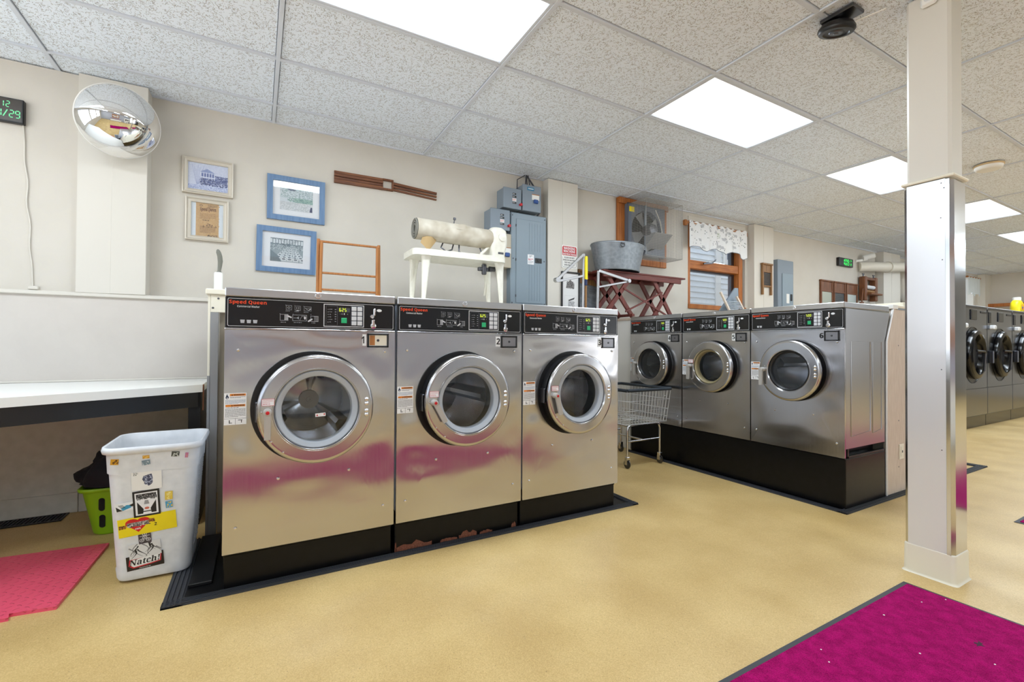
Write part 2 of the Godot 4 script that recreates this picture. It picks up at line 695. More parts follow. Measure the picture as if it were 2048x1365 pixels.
func wood_material(a: Color, b: Color, sd: int, along_x := false) -> StandardMaterial3D:
	var f := FastNoiseLite.new()
	f.seed = sd
	f.frequency = 0.02
	f.fractal_octaves = 4
	var im := Image.create(128, 256, false, Image.FORMAT_RGB8)
	for y in 256:
		for x in 128:
			var w := f.get_noise_2d(x * 3.4, absf(y - 128) * 0.3) * 0.9 + 0.5
			im.set_pixel(x, y, a.lerp(b, clampf(w, 0, 1)))
	if along_x:
		im.rotate_90(CLOCKWISE)
	var m := mat(Color.WHITE, 0.5, 0.0, ImageTexture.create_from_image(im))
	m.uv1_triplanar = true
	m.uv1_scale = Vector3(2, 6, 6) if along_x else Vector3(6, 2, 6)
	return m


func canvas_tex() -> NoiseTexture2D:
	return noise_tex(0.009, rgb(172, 160, 140), rgb(226, 221, 208), 512, 33, 3)


func carpet_material() -> StandardMaterial3D:
	var s := 512
	var f := FastNoiseLite.new()
	f.frequency = 0.02
	f.seed = 4
	var rn := RandomNumberGenerator.new()
	rn.seed = 78
	var im := Image.create(s, s, false, Image.FORMAT_RGB8)
	var hm := Image.create(s, s, false, Image.FORMAT_RGB8)
	for y in s:
		for x in s:
			var w := clampf(f.get_noise_2d(absf(x - 256) * 1.2, absf(y - 256) * 1.2) * 0.5 + rn.randf(), 0.0, 1.0)
			im.set_pixel(x, y, rgb(126, 4, 72).lerp(rgb(184, 20, 110), w))
			hm.set_pixel(x, y, Color(w, w, w))
	var m := mat(Color.WHITE, 1.0, 0.0, ImageTexture.create_from_image(im))
	m.heightmap_enabled = true
	m.heightmap_texture = ImageTexture.create_from_image(hm)
	m.heightmap_scale = 0.35
	m.metallic_specular = 0.1
	m.rim_enabled = true
	m.rim = 0.05
	m.rim_tint = 0.3
	return world_tex(m, Vector3.ONE * 1.3)


func foam_material() -> StandardMaterial3D:
	var hm := Image.create(128, 128, false, Image.FORMAT_RGB8)
	for y in 128:
		for x in 128:
			var h := 0.3
			for c in [[32, 32, 0], [96, 32, 1], [32, 96, 1], [96, 96, 0]]:
				var dx := float(x - c[0])
				var dy := float(y - c[1])
				var a := (dx + dy) * 0.7071
				var b := (dx - dy) * 0.7071
				if c[2] == 1:
					var k := a
					a = b
					b = k
				h = maxf(h, 0.3 + 0.7 * clampf(1.6 - (a / 24.0) ** 2 * 1.6 - (b / 8.0) ** 2 * 1.6, 0, 1))
			hm.set_pixel(x, y, Color(h, h, h))
	var m := mat(rgb(232, 84, 112), 0.36)
	m.heightmap_enabled = true
	m.heightmap_texture = ImageTexture.create_from_image(hm)
	m.heightmap_scale = 0.5
	return world_tex(m, Vector3.ONE * 15)


# ---------------------------------------------------------------- the room
const X0 := -3.4
const X1 := 15.15
const Z1 := 3.3


func build_room() -> void:
	structure("floor", G.new().span(Vector3(X0 - 0.2, -0.1, WALL - 0.2), Vector3(X1 + 0.2, 0, Z1 + 0.2)), M.floor, "tan speckled seamless floor of the laundromat", "floor")
	# back wall with one window opening
	var g := G.new()
	var zb := WALL - 0.16
	g.span(Vector3(X0, 0, zb), Vector3(4.84, 3.0, WALL))
	g.span(Vector3(6.02, 0, zb), Vector3(13.9, 3.0, WALL))
	g.span(Vector3(14.62, 0, zb), Vector3(X1, 3.0, WALL))
	g.span(Vector3(4.84, 0, zb), Vector3(6.02, 1.6, WALL)).span(Vector3(4.84, 2.79, zb), Vector3(6.02, 3.0, WALL))
	g.span(Vector3(13.9, 0, zb), Vector3(14.62, 1.6, WALL)).span(Vector3(13.9, 2.79, zb), Vector3(14.62, 3.0, WALL))
	structure("wall_back", g, M.wall, "long beige painted back wall behind the washers", "wall")
	structure("wall_right", G.new().span(Vector3(X1, 0, WALL - 0.16), Vector3(X1 + 0.16, 3.0, Z1 + 0.16)), M.wall, "beige end wall far beyond the dark dryers", "wall")
	# left wall: shop windows facing the street
	g = G.new()
	var xl := X0 - 0.16
	g.span(Vector3(xl, 0, WALL - 0.16), Vector3(X0, 3.0, -3.2)).span(Vector3(xl, 0, 2.6), Vector3(X0, 3.0, Z1 + 0.16))
	g.span(Vector3(xl, 0, -3.2), Vector3(X0, 1.0, 2.6)).span(Vector3(xl, 2.7, -3.2), Vector3(X0, 3.0, 2.6))
	for z in [-1.27, 0.66]:
		g.span(Vector3(xl, 1.0, z - 0.06), Vector3(X0, 2.7, z + 0.06))
	structure("wall_left", g, M.wall, "beige wall with shop windows toward the street", "wall")
	var i := 0
	for z in [[-3.2, -1.33], [-1.21, 0.6], [0.72, 2.6]]:
		i += 1
		var fr := G.new()
		for e in [[1.0, 1.06], [2.64, 2.7]]:
			fr.span(Vector3(X0 - 0.1, e[0], z[0]), Vector3(X0 - 0.04, e[1], z[1]), 0.004)
		for e in [[z[0], z[0] + 0.06], [z[1] - 0.06, z[1]]]:
			fr.span(Vector3(X0 - 0.1, 1.06, e[0]), Vector3(X0 - 0.04, 2.64, e[1]), 0.004)
		var w := structure("window_%d" % (i + 2), fr, M.wire_grey, "street window frame in the side wall", "window")
		part(w, "pane", G.new().span(Vector3(X0 - 0.075, 1.05, z[0] + 0.05), Vector3(X0 - 0.07, 2.65, z[1] - 0.05)), M.glass)
	g = G.new().span(Vector3(X0 - 0.16, 0, Z1), Vector3(6.9, 3.0, Z1 + 0.16)).span(Vector3(11.3, 0, Z1), Vector3(X1 + 0.16, 3.0, Z1 + 0.16))
	g.span(Vector3(6.9, 0, Z1), Vector3(11.3, 0.6, Z1 + 0.16)).span(Vector3(6.9, 2.6, Z1), Vector3(11.3, 3.0, Z1 + 0.16)).span(Vector3(9.04, 0.6, Z1), Vector3(9.16, 2.6, Z1 + 0.16))
	for x in [[6.9, 9.04], [9.16, 11.3]]:
		i += 1
		var ff := G.new()
		for e in [[0.6, 0.66], [2.54, 2.6]]:
			ff.span(Vector3(x[0], e[0], Z1 + 0.04), Vector3(x[1], e[1], Z1 + 0.1), 0.004)
		for e in [[x[0], x[0] + 0.06], [x[1] - 0.06, x[1]]]:
			ff.span(Vector3(e[0], 0.66, Z1 + 0.04), Vector3(e[1], 2.54, Z1 + 0.1), 0.004)
		var fw := structure("window_%d" % (i + 2), ff, M.wire_grey, "shop window frame across from the dark washers", "window")
		part(fw, "pane", G.new().span(Vector3(x[0] + 0.05, 0.65, Z1 + 0.07), Vector3(x[1] - 0.05, 2.55, Z1 + 0.075)), M.glass)
	structure("wall_front", g, M.front, "pale grey wall across the room from the washers", "wall")
	# pilasters: flat boxed posts with one board seam
	i = 0
	for p in [[-1.02, -0.665, 1.43, -3.9], [2.61, 2.99, 0.0, -3.93], [6.08, 6.53, 0.0, -3.93], [9.82, 10.46, 0.0, -3.9], [14.78, 15.15, 0.0, -3.9]]:
		i += 1
		g = G.new()
		var xm: float = lerpf(p[0], p[1], 0.48)
		g.span(Vector3(p[0], p[2], WALL), Vector3(xm, CEIL, p[3]))
		g.span(Vector3(xm, p[2], WALL), Vector3(p[1], CEIL, p[3] + 0.004), 0.002)
		structure("trim_%d" % i, g, M.trim, ["cream boxed pilaster behind the round convex mirror", "cream boxed pilaster carrying the red washing machine sign", "cream boxed pilaster beside the curtained window, with a washboard on it", "cream boxed pilaster behind the white pipes", "cream boxed pilaster in the far corner beside the far window"][i - 1], "pilaster")
	structure("wall_furring", G.new().span(Vector3(X0, 1.43, WALL), Vector3(-1.02, CEIL, -3.935)), M.wall, "beige furred wall behind the digital clock and cord", "wall")
	# half wall with ledge over the counter, lower wall under it
	g = G.new().span(Vector3(X0, 0.8, WALL), Vector3(-0.27, 1.405, -3.92))
	var hw := structure("wall_half", g, M.half, "white half wall with a thin ledge above the counter", "wall")
	part(hw, "ledge", G.new().span(Vector3(X0, 1.405, WALL), Vector3(-0.268, 1.43, -3.9), 0.004), M.trim)
	structure("wall_lower", G.new().span(Vector3(X0, 0, WALL), Vector3(-0.3, 0.8, -4.0)), M.low_wall, "scuffed grey-beige wall under the counter", "wall")
	g = G.new().span(Vector3(X0, 0.0, -4.0), Vector3(-1.015, 0.13, -3.988), 0.002).span(Vector3(-1.011, 0.0, -4.0), Vector3(-0.32, 0.13, -3.988), 0.002)
	structure("baseboard_left", g, M.low_wall, "painted baseboard boards under the counter", "baseboard")
	structure("baseboard_back", G.new().span(Vector3(4.7, 0, WALL), Vector3(X1, 0.12, WALL + 0.015), 0.003), M.trim, "cream baseboard along the back wall", "baseboard")
	structure("added_shade_wall", G.new().span(Vector3(X0 - 0.16, 3.0, WALL - 0.16), Vector3(X1 + 0.16, 6.4, WALL)), M.white, "unseen upper wall added to shade the alley", "wall")  # added out of view to keep sky light off the neighbor house
	build_window()


func build_window() -> void:
	# frame of stained wood, awning sash over a fixed sash
	var g := G.new()
	var z0 := WALL - 0.14
	var z1 := WALL - 0.01
	g.span(Vector3(4.84, 1.6, z0), Vector3(6.02, 1.66, z1 + 0.03), 0.004)
	g.span(Vector3(5.9, 1.66, z0), Vector3(5.98, 2.72, z1), 0.004).span(Vector3(4.84, 1.66, z0), Vector3(4.9, 2.72, z1), 0.004)
	g.span(Vector3(4.84, 2.7, z0), Vector3(6.02, 2.74, z1 + 0.01), 0.004)
	var w := structure("window_1", g, M.wood_trim, "stained wood window between the wire fan cage and a pilaster", "window")
	part(w, "middle_rail", G.new().span(Vector3(4.9, 2.13, z0 + 0.02), Vector3(5.9, 2.24, z1 - 0.01), 0.006), M.wood_trim_x)
	part(w, "head_casing", G.new().span(Vector3(4.84, 2.74, z0), Vector3(6.02, 2.8, z1 + 0.02), 0.004), M.trim)
	part(w, "sash_frame", G.new().span(Vector3(5.84, 1.66, z0), Vector3(5.9, 2.13, z0 + 0.05)).span(Vector3(4.9, 2.105, z0), Vector3(5.84, 2.13, z0 + 0.05)).span(Vector3(5.84, 2.24, z0), Vector3(5.9, 2.7, z0 + 0.05)), M.dark_steel)
	for y in [1.89, 2.47]:
		part(w, "pane", G.new().to(Vector3(5.38, y, z0 + 0.03), Vector3(0.085, 0, 0)).box(Vector3.ZERO, Vector3(0.96, 0.475, 0.005)), M.glass)
	g = G.new().cyl(Vector3(5.22, 2.22, z1 - 0.02), Vector3(5.22, 2.22, z1 + 0.03), 0.014, 0.014)
	g.bar(Vector3(5.12, 2.2, z1 + 0.03), Vector3(5.3, 2.225, z1 + 0.03), 0.02, 0.012).bar(Vector3(5.3, 2.225, z1 + 0.03), Vector3(5.34, 2.27, z1 + 0.05), 0.012, 0.012)
	part(w, "crank_handle", g, M.dark_steel)
	# far window
	g = G.new()
	for e in [[13.9, 13.96], [14.56, 14.62]]:
		g.span(Vector3(e[0], 1.6, z0), Vector3(e[1], 2.79, z1), 0.004)
	g.span(Vector3(13.96, 2.74, z0), Vector3(14.56, 2.79, z1), 0.004).span(Vector3(13.96, 1.6, z0), Vector3(14.56, 1.66, z1), 0.004)
	var w2 := structure("window_2", g, M.trim, "narrow far window beside the far corner pilaster", "window")
	part(w2, "pane", G.new().span(Vector3(13.96, 1.66, z0 + 0.02), Vector3(14.56, 2.74, z0 + 0.025)), M.glass)
	structure("ground", G.new().span(Vector3(X0 - 8.0, -0.5, -16.0), Vector3(X1 + 8.0, -0.4, WALL - 0.16)), mat(rgb(120, 118, 112), 0.9), "unseen alley ground added to dim the house outside", "ground")  # added so the bright lower sky does not light the siding
	# neighbour's clapboard house outside
	var h := thing("neighbor_house", "white clapboard house wall seen through the wood window", "house", Vector3(7.0, -0.4, -6.4))
	g = G.new()
	var prof := PackedVector2Array([Vector2(-1.0, 0)])
	var y := 0.0
	while y < 7.0:
		prof.append(Vector2(0.03, y))
		prof.append(Vector2(0.008, y + 0.115))
		y += 0.115
	prof.append(Vector2(-1.0, y))
	g.to(Vector3(-9.0, 0, 0), Vector3(0, PI / 2, 0))
	var side := PackedVector2Array()
	for p in prof:
		side.append(Vector2(-p.x, p.y))
	part(h, "siding", g.prism(side, 0.0, 14.0), mat(rgb(238, 241, 243), 0.6))
	part(h, "corner_board", G.new().span(Vector3(1.5, 0, -0.05), Vector3(1.66, 7.0, 0.05)), M.white)
	var wf := part(h, "window_frame", G.new().span(Vector3(1.75, 3.3, -0.05), Vector3(2.7, 4.6, 0.05)), M.white)
	part(wf, "pane", G.new().span(Vector3(1.87, 3.4, 0.0), Vector3(2.58, 4.5, 0.055)), mat(rgb(90, 104, 120), 0.1))


func build_ceiling() -> void:
	var c := structure("ceiling", G.new().span(Vector3(X0 - 0.16, CEIL + 0.05, WALL - 0.16), Vector3(X1 + 0.16, CEIL + 0.15, Z1 + 0.16)), M.white, "suspended ceiling of grey-white fissured panels", "ceiling")
	var tw := 1.2192
	var td := 0.6096
	var bars := G.new()
	var full := G.new().box(Vector3.ZERO, Vector3(tw - 0.03, 0.016, td - 0.03), 0.003).mesh()
	for i in range(-3, 13):
		var xa := maxf(X0, 0.0919 + i * tw)
		var xb := minf(X1, 0.0919 + (i + 1) * tw)
		if i > -3:
			bars.span(Vector3(xa - 0.012, CEIL, WALL), Vector3(xa + 0.012, CEIL + 0.03, Z1), 0.0012)
		for j in range(-9, 4):
			var za := maxf(WALL, -1.8933 - (j + 1) * td)
			var zb := minf(Z1, -1.8933 - j * td)
			if zb - za < 0.05 or xb - xa < 0.05 or is_light(i, j):
				continue
			var q: MeshInstance3D
			if xb - xa > tw - 0.01 and zb - za > td - 0.01:
				q = part_mesh(c, "ceiling_panel", full, M.tile)
			else:
				q = part(c, "ceiling_panel", G.new().box(Vector3.ZERO, Vector3(xb - xa - 0.03, 0.016, zb - za - 0.03), 0.003), M.tile)
			q.position = Vector3((xa + xb) / 2, CEIL + 0.0165, (za + zb) / 2)
	for j in range(-8, 4):
		var z := -1.8933 - j * td
		bars.span(Vector3(X0, CEIL + 0.0005, z - 0.012), Vector3(X1, CEIL + 0.03, z + 0.012), 0.0012)
	for z in [[WALL, WALL + 0.022], [Z1 - 0.022, Z1]]:
		bars.span(Vector3(X0, CEIL, z[0]), Vector3(X1, CEIL + 0.02, z[1]))
	part(c, "ceiling_grid", bars, M.grid)


func is_light(i: int, j: int) -> bool:
	return (j == 0 or j == -6) and i >= -2 and i <= 10 and posmod(i, 2) == 0


const LIGHT_LABELS := {-2: "lit recessed ceiling panel above the counter end by the street windows", 0: "lit recessed ceiling panel above the washer numbered 1", 2: "lit recessed ceiling panel over the aisle between washers 3 and 6", 4: "lit recessed ceiling panel partly hidden by the square column, over the washer numbered 6", 6: "lit recessed ceiling panel just past the smoke detector", 8: "lit recessed ceiling panel above the dark dryers, second past the smoke detector", 10: "lit recessed ceiling panel near the far end wall"}
const LIGHT_ENERGY := 3.0


func build_lights() -> void:
	for j in [0, -6]:
		for i in range(-2, 11, 2):
			var p := Vector3(0.0919 + (i + 0.5) * 1.2192, CEIL, -1.8933 - (j + 0.5) * 0.6096)
			var lab: String = LIGHT_LABELS[i] if j == 0 else "lit recessed ceiling panel over the far side of the room, opposite the washers"
			var o := thing("ceiling_light", lab, "ceiling light", p, 0.0, "ceiling light panels" if j == 0 else "ceiling light panels opposite the washers")
			var g := G.new()
			for s in [-1.0, 1.0]:
				g.box(Vector3(s * 0.588, 0.012, 0), Vector3(0.02, 0.02, 0.585), 0.003)
				g.box(Vector3(0, 0.012, s * 0.283), Vector3(1.156, 0.02, 0.02), 0.003)
			part(o, "frame", g, M.grid)
			part(o, "diffuser", G.new().box(Vector3(0, 0.02, 0), Vector3(1.16, 0.008, 0.55)), M.glow)
			var l := AreaLight3D.new()
			l.name = "lamp"
			l.area_size = Vector2(1.12, 0.5)
			l.light_energy = LIGHT_ENERGY
			l.light_color = Color(0.9, 0.955, 1.0)
			l.shadow_enabled = true
			l.area_range = 20.0
			l.position = Vector3(0, 0.006, 0)
			l.rotation.x = -PI / 2
			o.add_child(l)


# ---------------------------------------------------------------- washers
var panel_tex: Texture2D
var warn_tex: Texture2D
var care_tex: Texture2D
var drum_tex: Texture2D


func washer_prints() -> void:
	# printed pictograms of the control panel; 1376 px per metre, 0.744 x 0.131 m
	var p := Paint.new(1024, 180, rgb(15, 15, 17), 3)
	var w := rgb(206, 208, 212)
	var c := rgb(150, 152, 156)
	for k in [[6, 4, 1012, 172]]:
		p.rect(k[0] + 10, k[1], k[2] - 20, 3, w).rect(k[0] + 10, k[1] + k[3] - 3, k[2] - 20, 3, w)
		p.rect(k[0], k[1] + 10, 3, k[3] - 20, w).rect(k[0] + k[2] - 3, k[1] + 10, 3, k[3] - 20, w)
		for e in [[k[0] + 10, k[1] + 10, PI], [k[0] + k[2] - 11, k[1] + 10, PI * 1.5], [k[0] + k[2] - 11, k[1] + k[3] - 11, 0.0], [k[0] + 10, k[1] + k[3] - 11, PI / 2]]:
			for a in 12:
				var an: float = e[2] + PI / 2 * a / 11.0
				p.rect(e[0] + cos(an) * 9 - 1, e[1] + sin(an) * 9 - 1, 3, 3, w)
	# upper three steps
	for k in [[326, 34, 0], [378, 36, 1], [432, 38, 2]]:
		var x: float = k[0]
		var y: float = k[1]
		var wd := 34.0 if k[2] < 2 else 44.0
		p.frame(x, y, wd, 30, 2, c).rect(x - 3, y - 3, 3, 4, c).words(x - 2, y + 36, wd + 4, 1, 4, 3, c)
		if k[2] == 0:
			p.oval(x + 17, y + 15, 9, 7, c).oval(x + 17, y + 15, 6, 4, rgb(15, 15, 17))
		elif k[2] == 1:
			p.rect(x + 9, y + 7, 4, 14, c).rect(x + 21, y + 7, 4, 14, c).oval(x + 17, y + 29, 9, 3, w)
		else:
			p.line(Vector2(x + 6, y + 10), Vector2(x + 22, y + 22), 3, c).line(Vector2(x + 14, y + 14), Vector2(x + 38, y + 10), 2, c).line(Vector2(x + 28, y + 24), Vector2(x + 42, y + 14), 3, w)
	# lower three steps
	p.frame(292, 92, 48, 42, 3, c).rect(318, 96, 20, 34, w)
	for i in 4:
		p.rect(318, 103 + i * 9, 20, 2, rgb(15, 15, 17))
	p.rect(324, 96, 2, 34, rgb(15, 15, 17)).rect(331, 96, 2, 34, rgb(15, 15, 17)).line(Vector2(340, 104), Vector2(356, 112), 8, w)
	p.frame(364, 94, 86, 40, 3, c).line(Vector2(372, 114), Vector2(388, 114), 3, c).shape([Vector2(388, 114), Vector2(402, 104), Vector2(402, 124)], c)
	p.line(Vector2(408, 128), Vector2(420, 100), 2, c).oval(438, 112, 6, 11, w).rect(422, 102, 12, 3, c)
	p.frame(472, 98, 48, 38, 3, c)
	for i in 3:
		for j in 4:
			p.rect(494 + i * 8, 101 + j * 9, 5, 6, c)
	p.line(Vector2(460, 134), Vector2(480, 120), 8, w)
	for x in [296, 372, 478]:
		p.words(x, 142, 40 if x != 372 else 72, 1, 4, 4, c).rect(x - 6, 88, 4, 4, c)
	# display bezel
	p.frame(552, 14, 262, 152, 5, rgb(222, 224, 228)).frame(566, 26, 74, 130, 2, rgb(96, 98, 104))
	for i in 6:
		p.rect(578, 48 + i * 17, 5, 4, c)
		p.words(588, 47 + i * 17, 18, 1, 4, 4, c).rect(622, 47 + i * 16, 10, 5, c)
	p.line(Vector2(654, 78), Vector2(668, 78), 2, c).shape([Vector2(664, 78), Vector2(672, 72), Vector2(672, 84)], c).rect(680, 72, 7, 11, w).oval(704, 78, 3, 3, c)
	p.rect(724, 20, 84, 138, rgb(48, 51, 62))
	panel_tex = p.tex()
	# warning label
	p = Paint.new(200, 320, rgb(240, 241, 243), 4)
	var og := rgb(222, 130, 34)
	p.rect(50, 8, 142, 22, og).rect(12, 116, 176, 22, og)
	for y in [12, 120]:
		p.shape([Vector2(62, y + 14), Vector2(70, y), Vector2(78, y + 14)], rgb(30, 24, 14))
		for i in 7:
			p.rect(84 + i * 14, y, 10, 14, rgb(30, 24, 14)).rect(88 + i * 14, y + 4, 2, 8, og)
	p.shape([Vector2(12, 44), Vector2(20, 22), Vector2(26, 8), Vector2(32, 26), Vector2(42, 40), Vector2(34, 58), Vector2(18, 58)], rgb(26, 44, 74)).oval(27, 48, 5, 7, rgb(240, 241, 243))
	p.words(52, 38, 138, 2, 9, 4, rgb(90, 92, 100)).words(10, 68, 180, 5, 9, 4, rgb(120, 140, 170)).words(14, 144, 172, 1, 9, 5, rgb(60, 60, 66)).words(10, 158, 182, 10, 9, 4, rgb(96, 98, 104))
	p.rect(2, 256, 196, 3, rgb(60, 60, 64)).rect(99, 258, 3, 60, rgb(60, 60, 64)).rect(44, 272, 8, 34, rgb(30, 30, 34)).rect(52, 298, 20, 6, rgb(30, 30, 34)).rect(124, 272, 40, 6, rgb(30, 30, 34)).rect(152, 276, 7, 26, rgb(30, 30, 34))
	warn_tex = p.tex()
	p = Paint.new(128, 72, rgb(238, 236, 238), 5)
	p.frame(0, 0, 128, 72, 4, rgb(206, 100, 116)).words(12, 12, 104, 3, 11, 4, rgb(206, 130, 140)).words(12, 50, 104, 1, 11, 6, rgb(196, 60, 80))
	care_tex = p.tex()
	p = Paint.new(256, 128, rgb(208, 209, 212), 6)
	for y in 16:
		for x in 32:
			p.oval(x * 8 + 4 * (y % 2) + 2, y * 8 + 4, 1.6, 1.6, rgb(36, 37, 40))
	drum_tex = p.tex()
	M.panel = mat(Color.WHITE, 0.22, 0.0, panel_tex)
	M.warn = print_mat(warn_tex)
	M.care = print_mat(care_tex)
	M.drum = mat(rgb(240, 242, 246), 0.24, 0.9, drum_tex)
	M.drum.uv1_scale = Vector3(6, 5, 1)


# one front-loading washer; front panel in the plane z = 0, feet of the body at y = s.y0
func make_washer(s: Dictionary, label: String, at: Vector3, turn: float, group: String) -> Node3D:
	var o := thing("front_load_washer", label, "washing machine", at, turn, group)
	var hw: float = s.w / 2
	var y0: float = s.y0
	var y1: float = s.y1
	var k: float = s.w / 0.757
	var yp1: float = y1 - 0.042
	var yp0: float = y1 - 0.182
	var yf: float = y1 - 0.189
	var yd: float = s.yd
	var ro: float = s.ro
	var d: float = s.depth
	# body: folded steel sides, back and slanted top rear, open at the front
	var sidep := PackedVector2Array([Vector2(-0.012, y0 + 0.06), Vector2(-0.012, yp1 - 0.002), Vector2(-d - 0.08, yp1 - 0.012), Vector2(-d - 0.02, y1 - 0.22), Vector2(-d, y1 - 0.26), Vector2(-d, y0 + 0.06)])
	var g := G.new()
	for sx in [-1.0, 1.0]:
		g.to(Vector3(sx * (hw - 0.004) - 0.002, 0, 0), Vector3(0, -PI / 2, 0))
		var q := PackedVector2Array()
		for p in sidep:
			q.append(Vector2(p.x, p.y))
		g.prism(q, -0.004, 0.0)
	g.to(Vector3.ZERO)
	g.span(Vector3(-hw + 0.006, y0 + 0.06, -d), Vector3(hw - 0.006, y1 - 0.26, -d + 0.004))
	g.span(Vector3(-hw + 0.006, y0 + 0.06, -d), Vector3(hw - 0.006, y0 + 0.07, -0.012))
	var body := part(o, "body", g, M.steel2 if s.small else M.reflector_side)
	g = G.new()
	for sx in [-1.0, 1.0]:
		for b in [[-0.085, -d * 0.62], [-d * 0.68, -d + 0.05]]:
			var x: float = sx * (hw - 0.0005)
			var pts := []
			for e in [[b[0], y0 + 0.14], [b[0], y1 - 0.27], [b[1], y1 - 0.27], [b[1], y0 + 0.16]]:
				pts.append(Vector3(x, e[1], e[0]))
			g.tube(pts, 0.0022, 5, true)
	part(body, "pressed_line", g, M.steel2 if s.small else M.reflector_side)
	# top cover
	g = G.new().box(Vector3(0, y1 - 0.021, -d / 2 - 0.035), Vector3(s.w - 0.002, 0.04, d + 0.075), 0.004)
	part(o, "top_cover", g, M.steel2)
	g = G.new().to(Vector3(0.003, y1 - 0.02, 0.0), Vector3(PI / 2, 0, 0))
	g.lathe([Vector2(0.014, -0.002), Vector2(0.014, 0.005), Vector2(0.011, 0.007), Vector2(0.004, 0.0065), Vector2(0.004, 0.002), Vector2(0, 0.002)], 18)
	part(o, "lock", g, M.chrome)
	# control panel
	var cp := part(o, "control_panel_shell", G.new().span(Vector3(-hw + 0.002, yp0, -0.02), Vector3(hw - 0.002, yp1, -0.001), 0.002), M.black)
	part(o, "panel_trim", G.new().span(Vector3(-hw + 0.001, yp0 - 0.006, -0.02), Vector3(hw - 0.001, yp0 + 0.001, 0.003), 0.0018), M.chrome)
	var pw: float = s.w - 0.013
	var ph := 0.131
	var pc: float = (yp0 + yp1) / 2 + 0.001
	sheet(cp, "panel_print", 0, pc, -0.001, pw, ph, M.panel, "", 0.0015)
	var px := func(i: float) -> float: return (i / 1024.0 - 0.5) * pw
	var py := func(j: float) -> float: return pc + (0.5 - j / 180.0) * ph
	lettering(cp, "brand_lettering", "Speed Queen", Vector3(-0.288 * k, pc + 0.046, 0.0012), 0.0155, M.orange, 0.146 * k)
	lettering(cp, "model_lettering", "Commercial Washer", Vector3(-0.287 * k, pc + 0.027, 0.0012), 0.0085, M.ink, 0.088 * k, "Droid Sans", Vector3.ZERO, false)
	g = G.new()
	for i in int(s.cups):
		var cx: float = (-0.31 + i * 0.025) * k
		g.prism(PackedVector2Array([Vector2(cx - 0.007, pc - 0.048), Vector2(cx + 0.007, pc - 0.048), Vector2(cx + 0.009, pc - 0.033), Vector2(cx - 0.009, pc - 0.033)]), 0.0005, 0.001)
	part(cp, "load_symbol", g, M.ink_grey)
	g = G.new().span(Vector3(px.call(646), py.call(66), 0.0005), Vector3(px.call(720), py.call(36), 0.0012))
	var disp := part(cp, "display", g, M.lcd)
	part(disp, "display_digits", digits(G.new(), s.price, px.call(652), py.call(61), 0.0016, 0.0155, 0.8, 0.15), M.led)
	part(cp, "start_button", G.new().span(Vector3(px.call(664), py.call(140), 0.0005), Vector3(px.call(700), py.call(104), 0.003), 0.001), M.green)
	g = G.new()
	for i in 2:
		for j in 4:
			g.span(Vector3(px.call(731 + i * 38), py.call(54 + j * 33), 0.0005), Vector3(px.call(763 + i * 38), py.call(26 + j * 33), 0.003), 0.001)
	part(cp, "keypad", g, M.key)
	# coin chute
	var sx0: float = px.call(885)
	g = G.new().box(Vector3(sx0, pc + 0.024, 0.004), Vector3(0.011, 0.036, 0.008), 0.003)
	g.box(Vector3(sx0 - 0.006, pc - 0.03, 0.004), Vector3(0.014, 0.03, 0.007), 0.002)
	g.to(Vector3(sx0 - 0.012, pc + 0.001, 0), Vector3(PI / 2, 0, 0)).lathe([Vector2(0.012, 0), Vector2(0.012, 0.006), Vector2(0.009, 0.01), Vector2(0, 0.011)], 16)
	g.to(Vector3(sx0 - 0.006, pc - 0.046, 0), Vector3(PI / 2, 0, 0)).lathe([Vector2(0.014, 0), Vector2(0.014, 0.004), Vector2(0.008, 0.006), Vector2(0.006, 0.001), Vector2(0, 0.001)], 16)
	part(cp, "coin_chute", g, M.chrome)
	g = G.new().to(Vector3(sx0 + 0.024, pc + 0.033, 0.0004), Vector3(PI / 2, 0, 0))
	g.t = g.t.scaled_local(Vector3(1.0, 1, 0.55))
	part(cp, "oval_label", g.lathe([Vector2(0.013, 0), Vector2(0.012, 0.001), Vector2(0, 0.001)], 20), M.ink)
	# front panel with a round opening, slightly wavy sheet steel
	var fn := FastNoiseLite.new()
	fn.seed = s.seed
	fn.frequency = 1.5
	fn.fractal_octaves = 2
	var pf0: float = y0 + 0.0
	var rin := ro - 0.012
	g = G.new()
	var edge := func(a: float) -> Vector2:
		var c := cos(a)
		var sn := sin(a)
		var tx := (hw - 0.002) / maxf(absf(c), 1e-5)
		var ty := ((yf - yd) if sn > 0 else (yd - pf0)) / maxf(absf(sn), 1e-5)
		return Vector2(c, sn) * minf(tx, ty)
	var angs := PackedFloat32Array()
	for i in 96:
		angs.append(TAU * i / 96.0)
	for cr in [Vector2(hw - 0.002, yf - yd), Vector2(-hw + 0.002, yf - yd), Vector2(-hw + 0.002, pf0 - yd), Vector2(hw - 0.002, pf0 - yd)]:
		angs.append(fposmod(cr.angle(), TAU))
	angs.sort()
	angs.append(angs[0] + TAU)
	var nu := angs.size() - 1
	g.grid(nu, 14, func(a: float, q: float):
		var an := angs[roundi(a * nu)]
		var e: Vector2 = edge.call(an)
		var i := Vector2(cos(an), sin(an)) * rin
		var r := e.lerp(i, q)
		return Vector3(r.x, yd + r.y, 0.0042 * fn.get_noise_2d(r.x * 1.0, r.y * 2.4) * sin(PI * clampf(q * 1.1, 0, 1))), true)
	for i in g.u.size():
		g.u[i] = Vector2(g.v[i].x, g.v[i].y)
	g.span(Vector3(-hw + 0.001, pf0, -0.014), Vector3(-hw + 0.003, yf, 0.0005)).span(Vector3(hw - 0.003, pf0, -0.014), Vector3(hw - 0.001, yf, 0.0005))
	g.span(Vector3(-hw + 0.001, pf0 - 0.001, -0.014), Vector3(hw - 0.001, pf0 + 0.001, 0.0005))
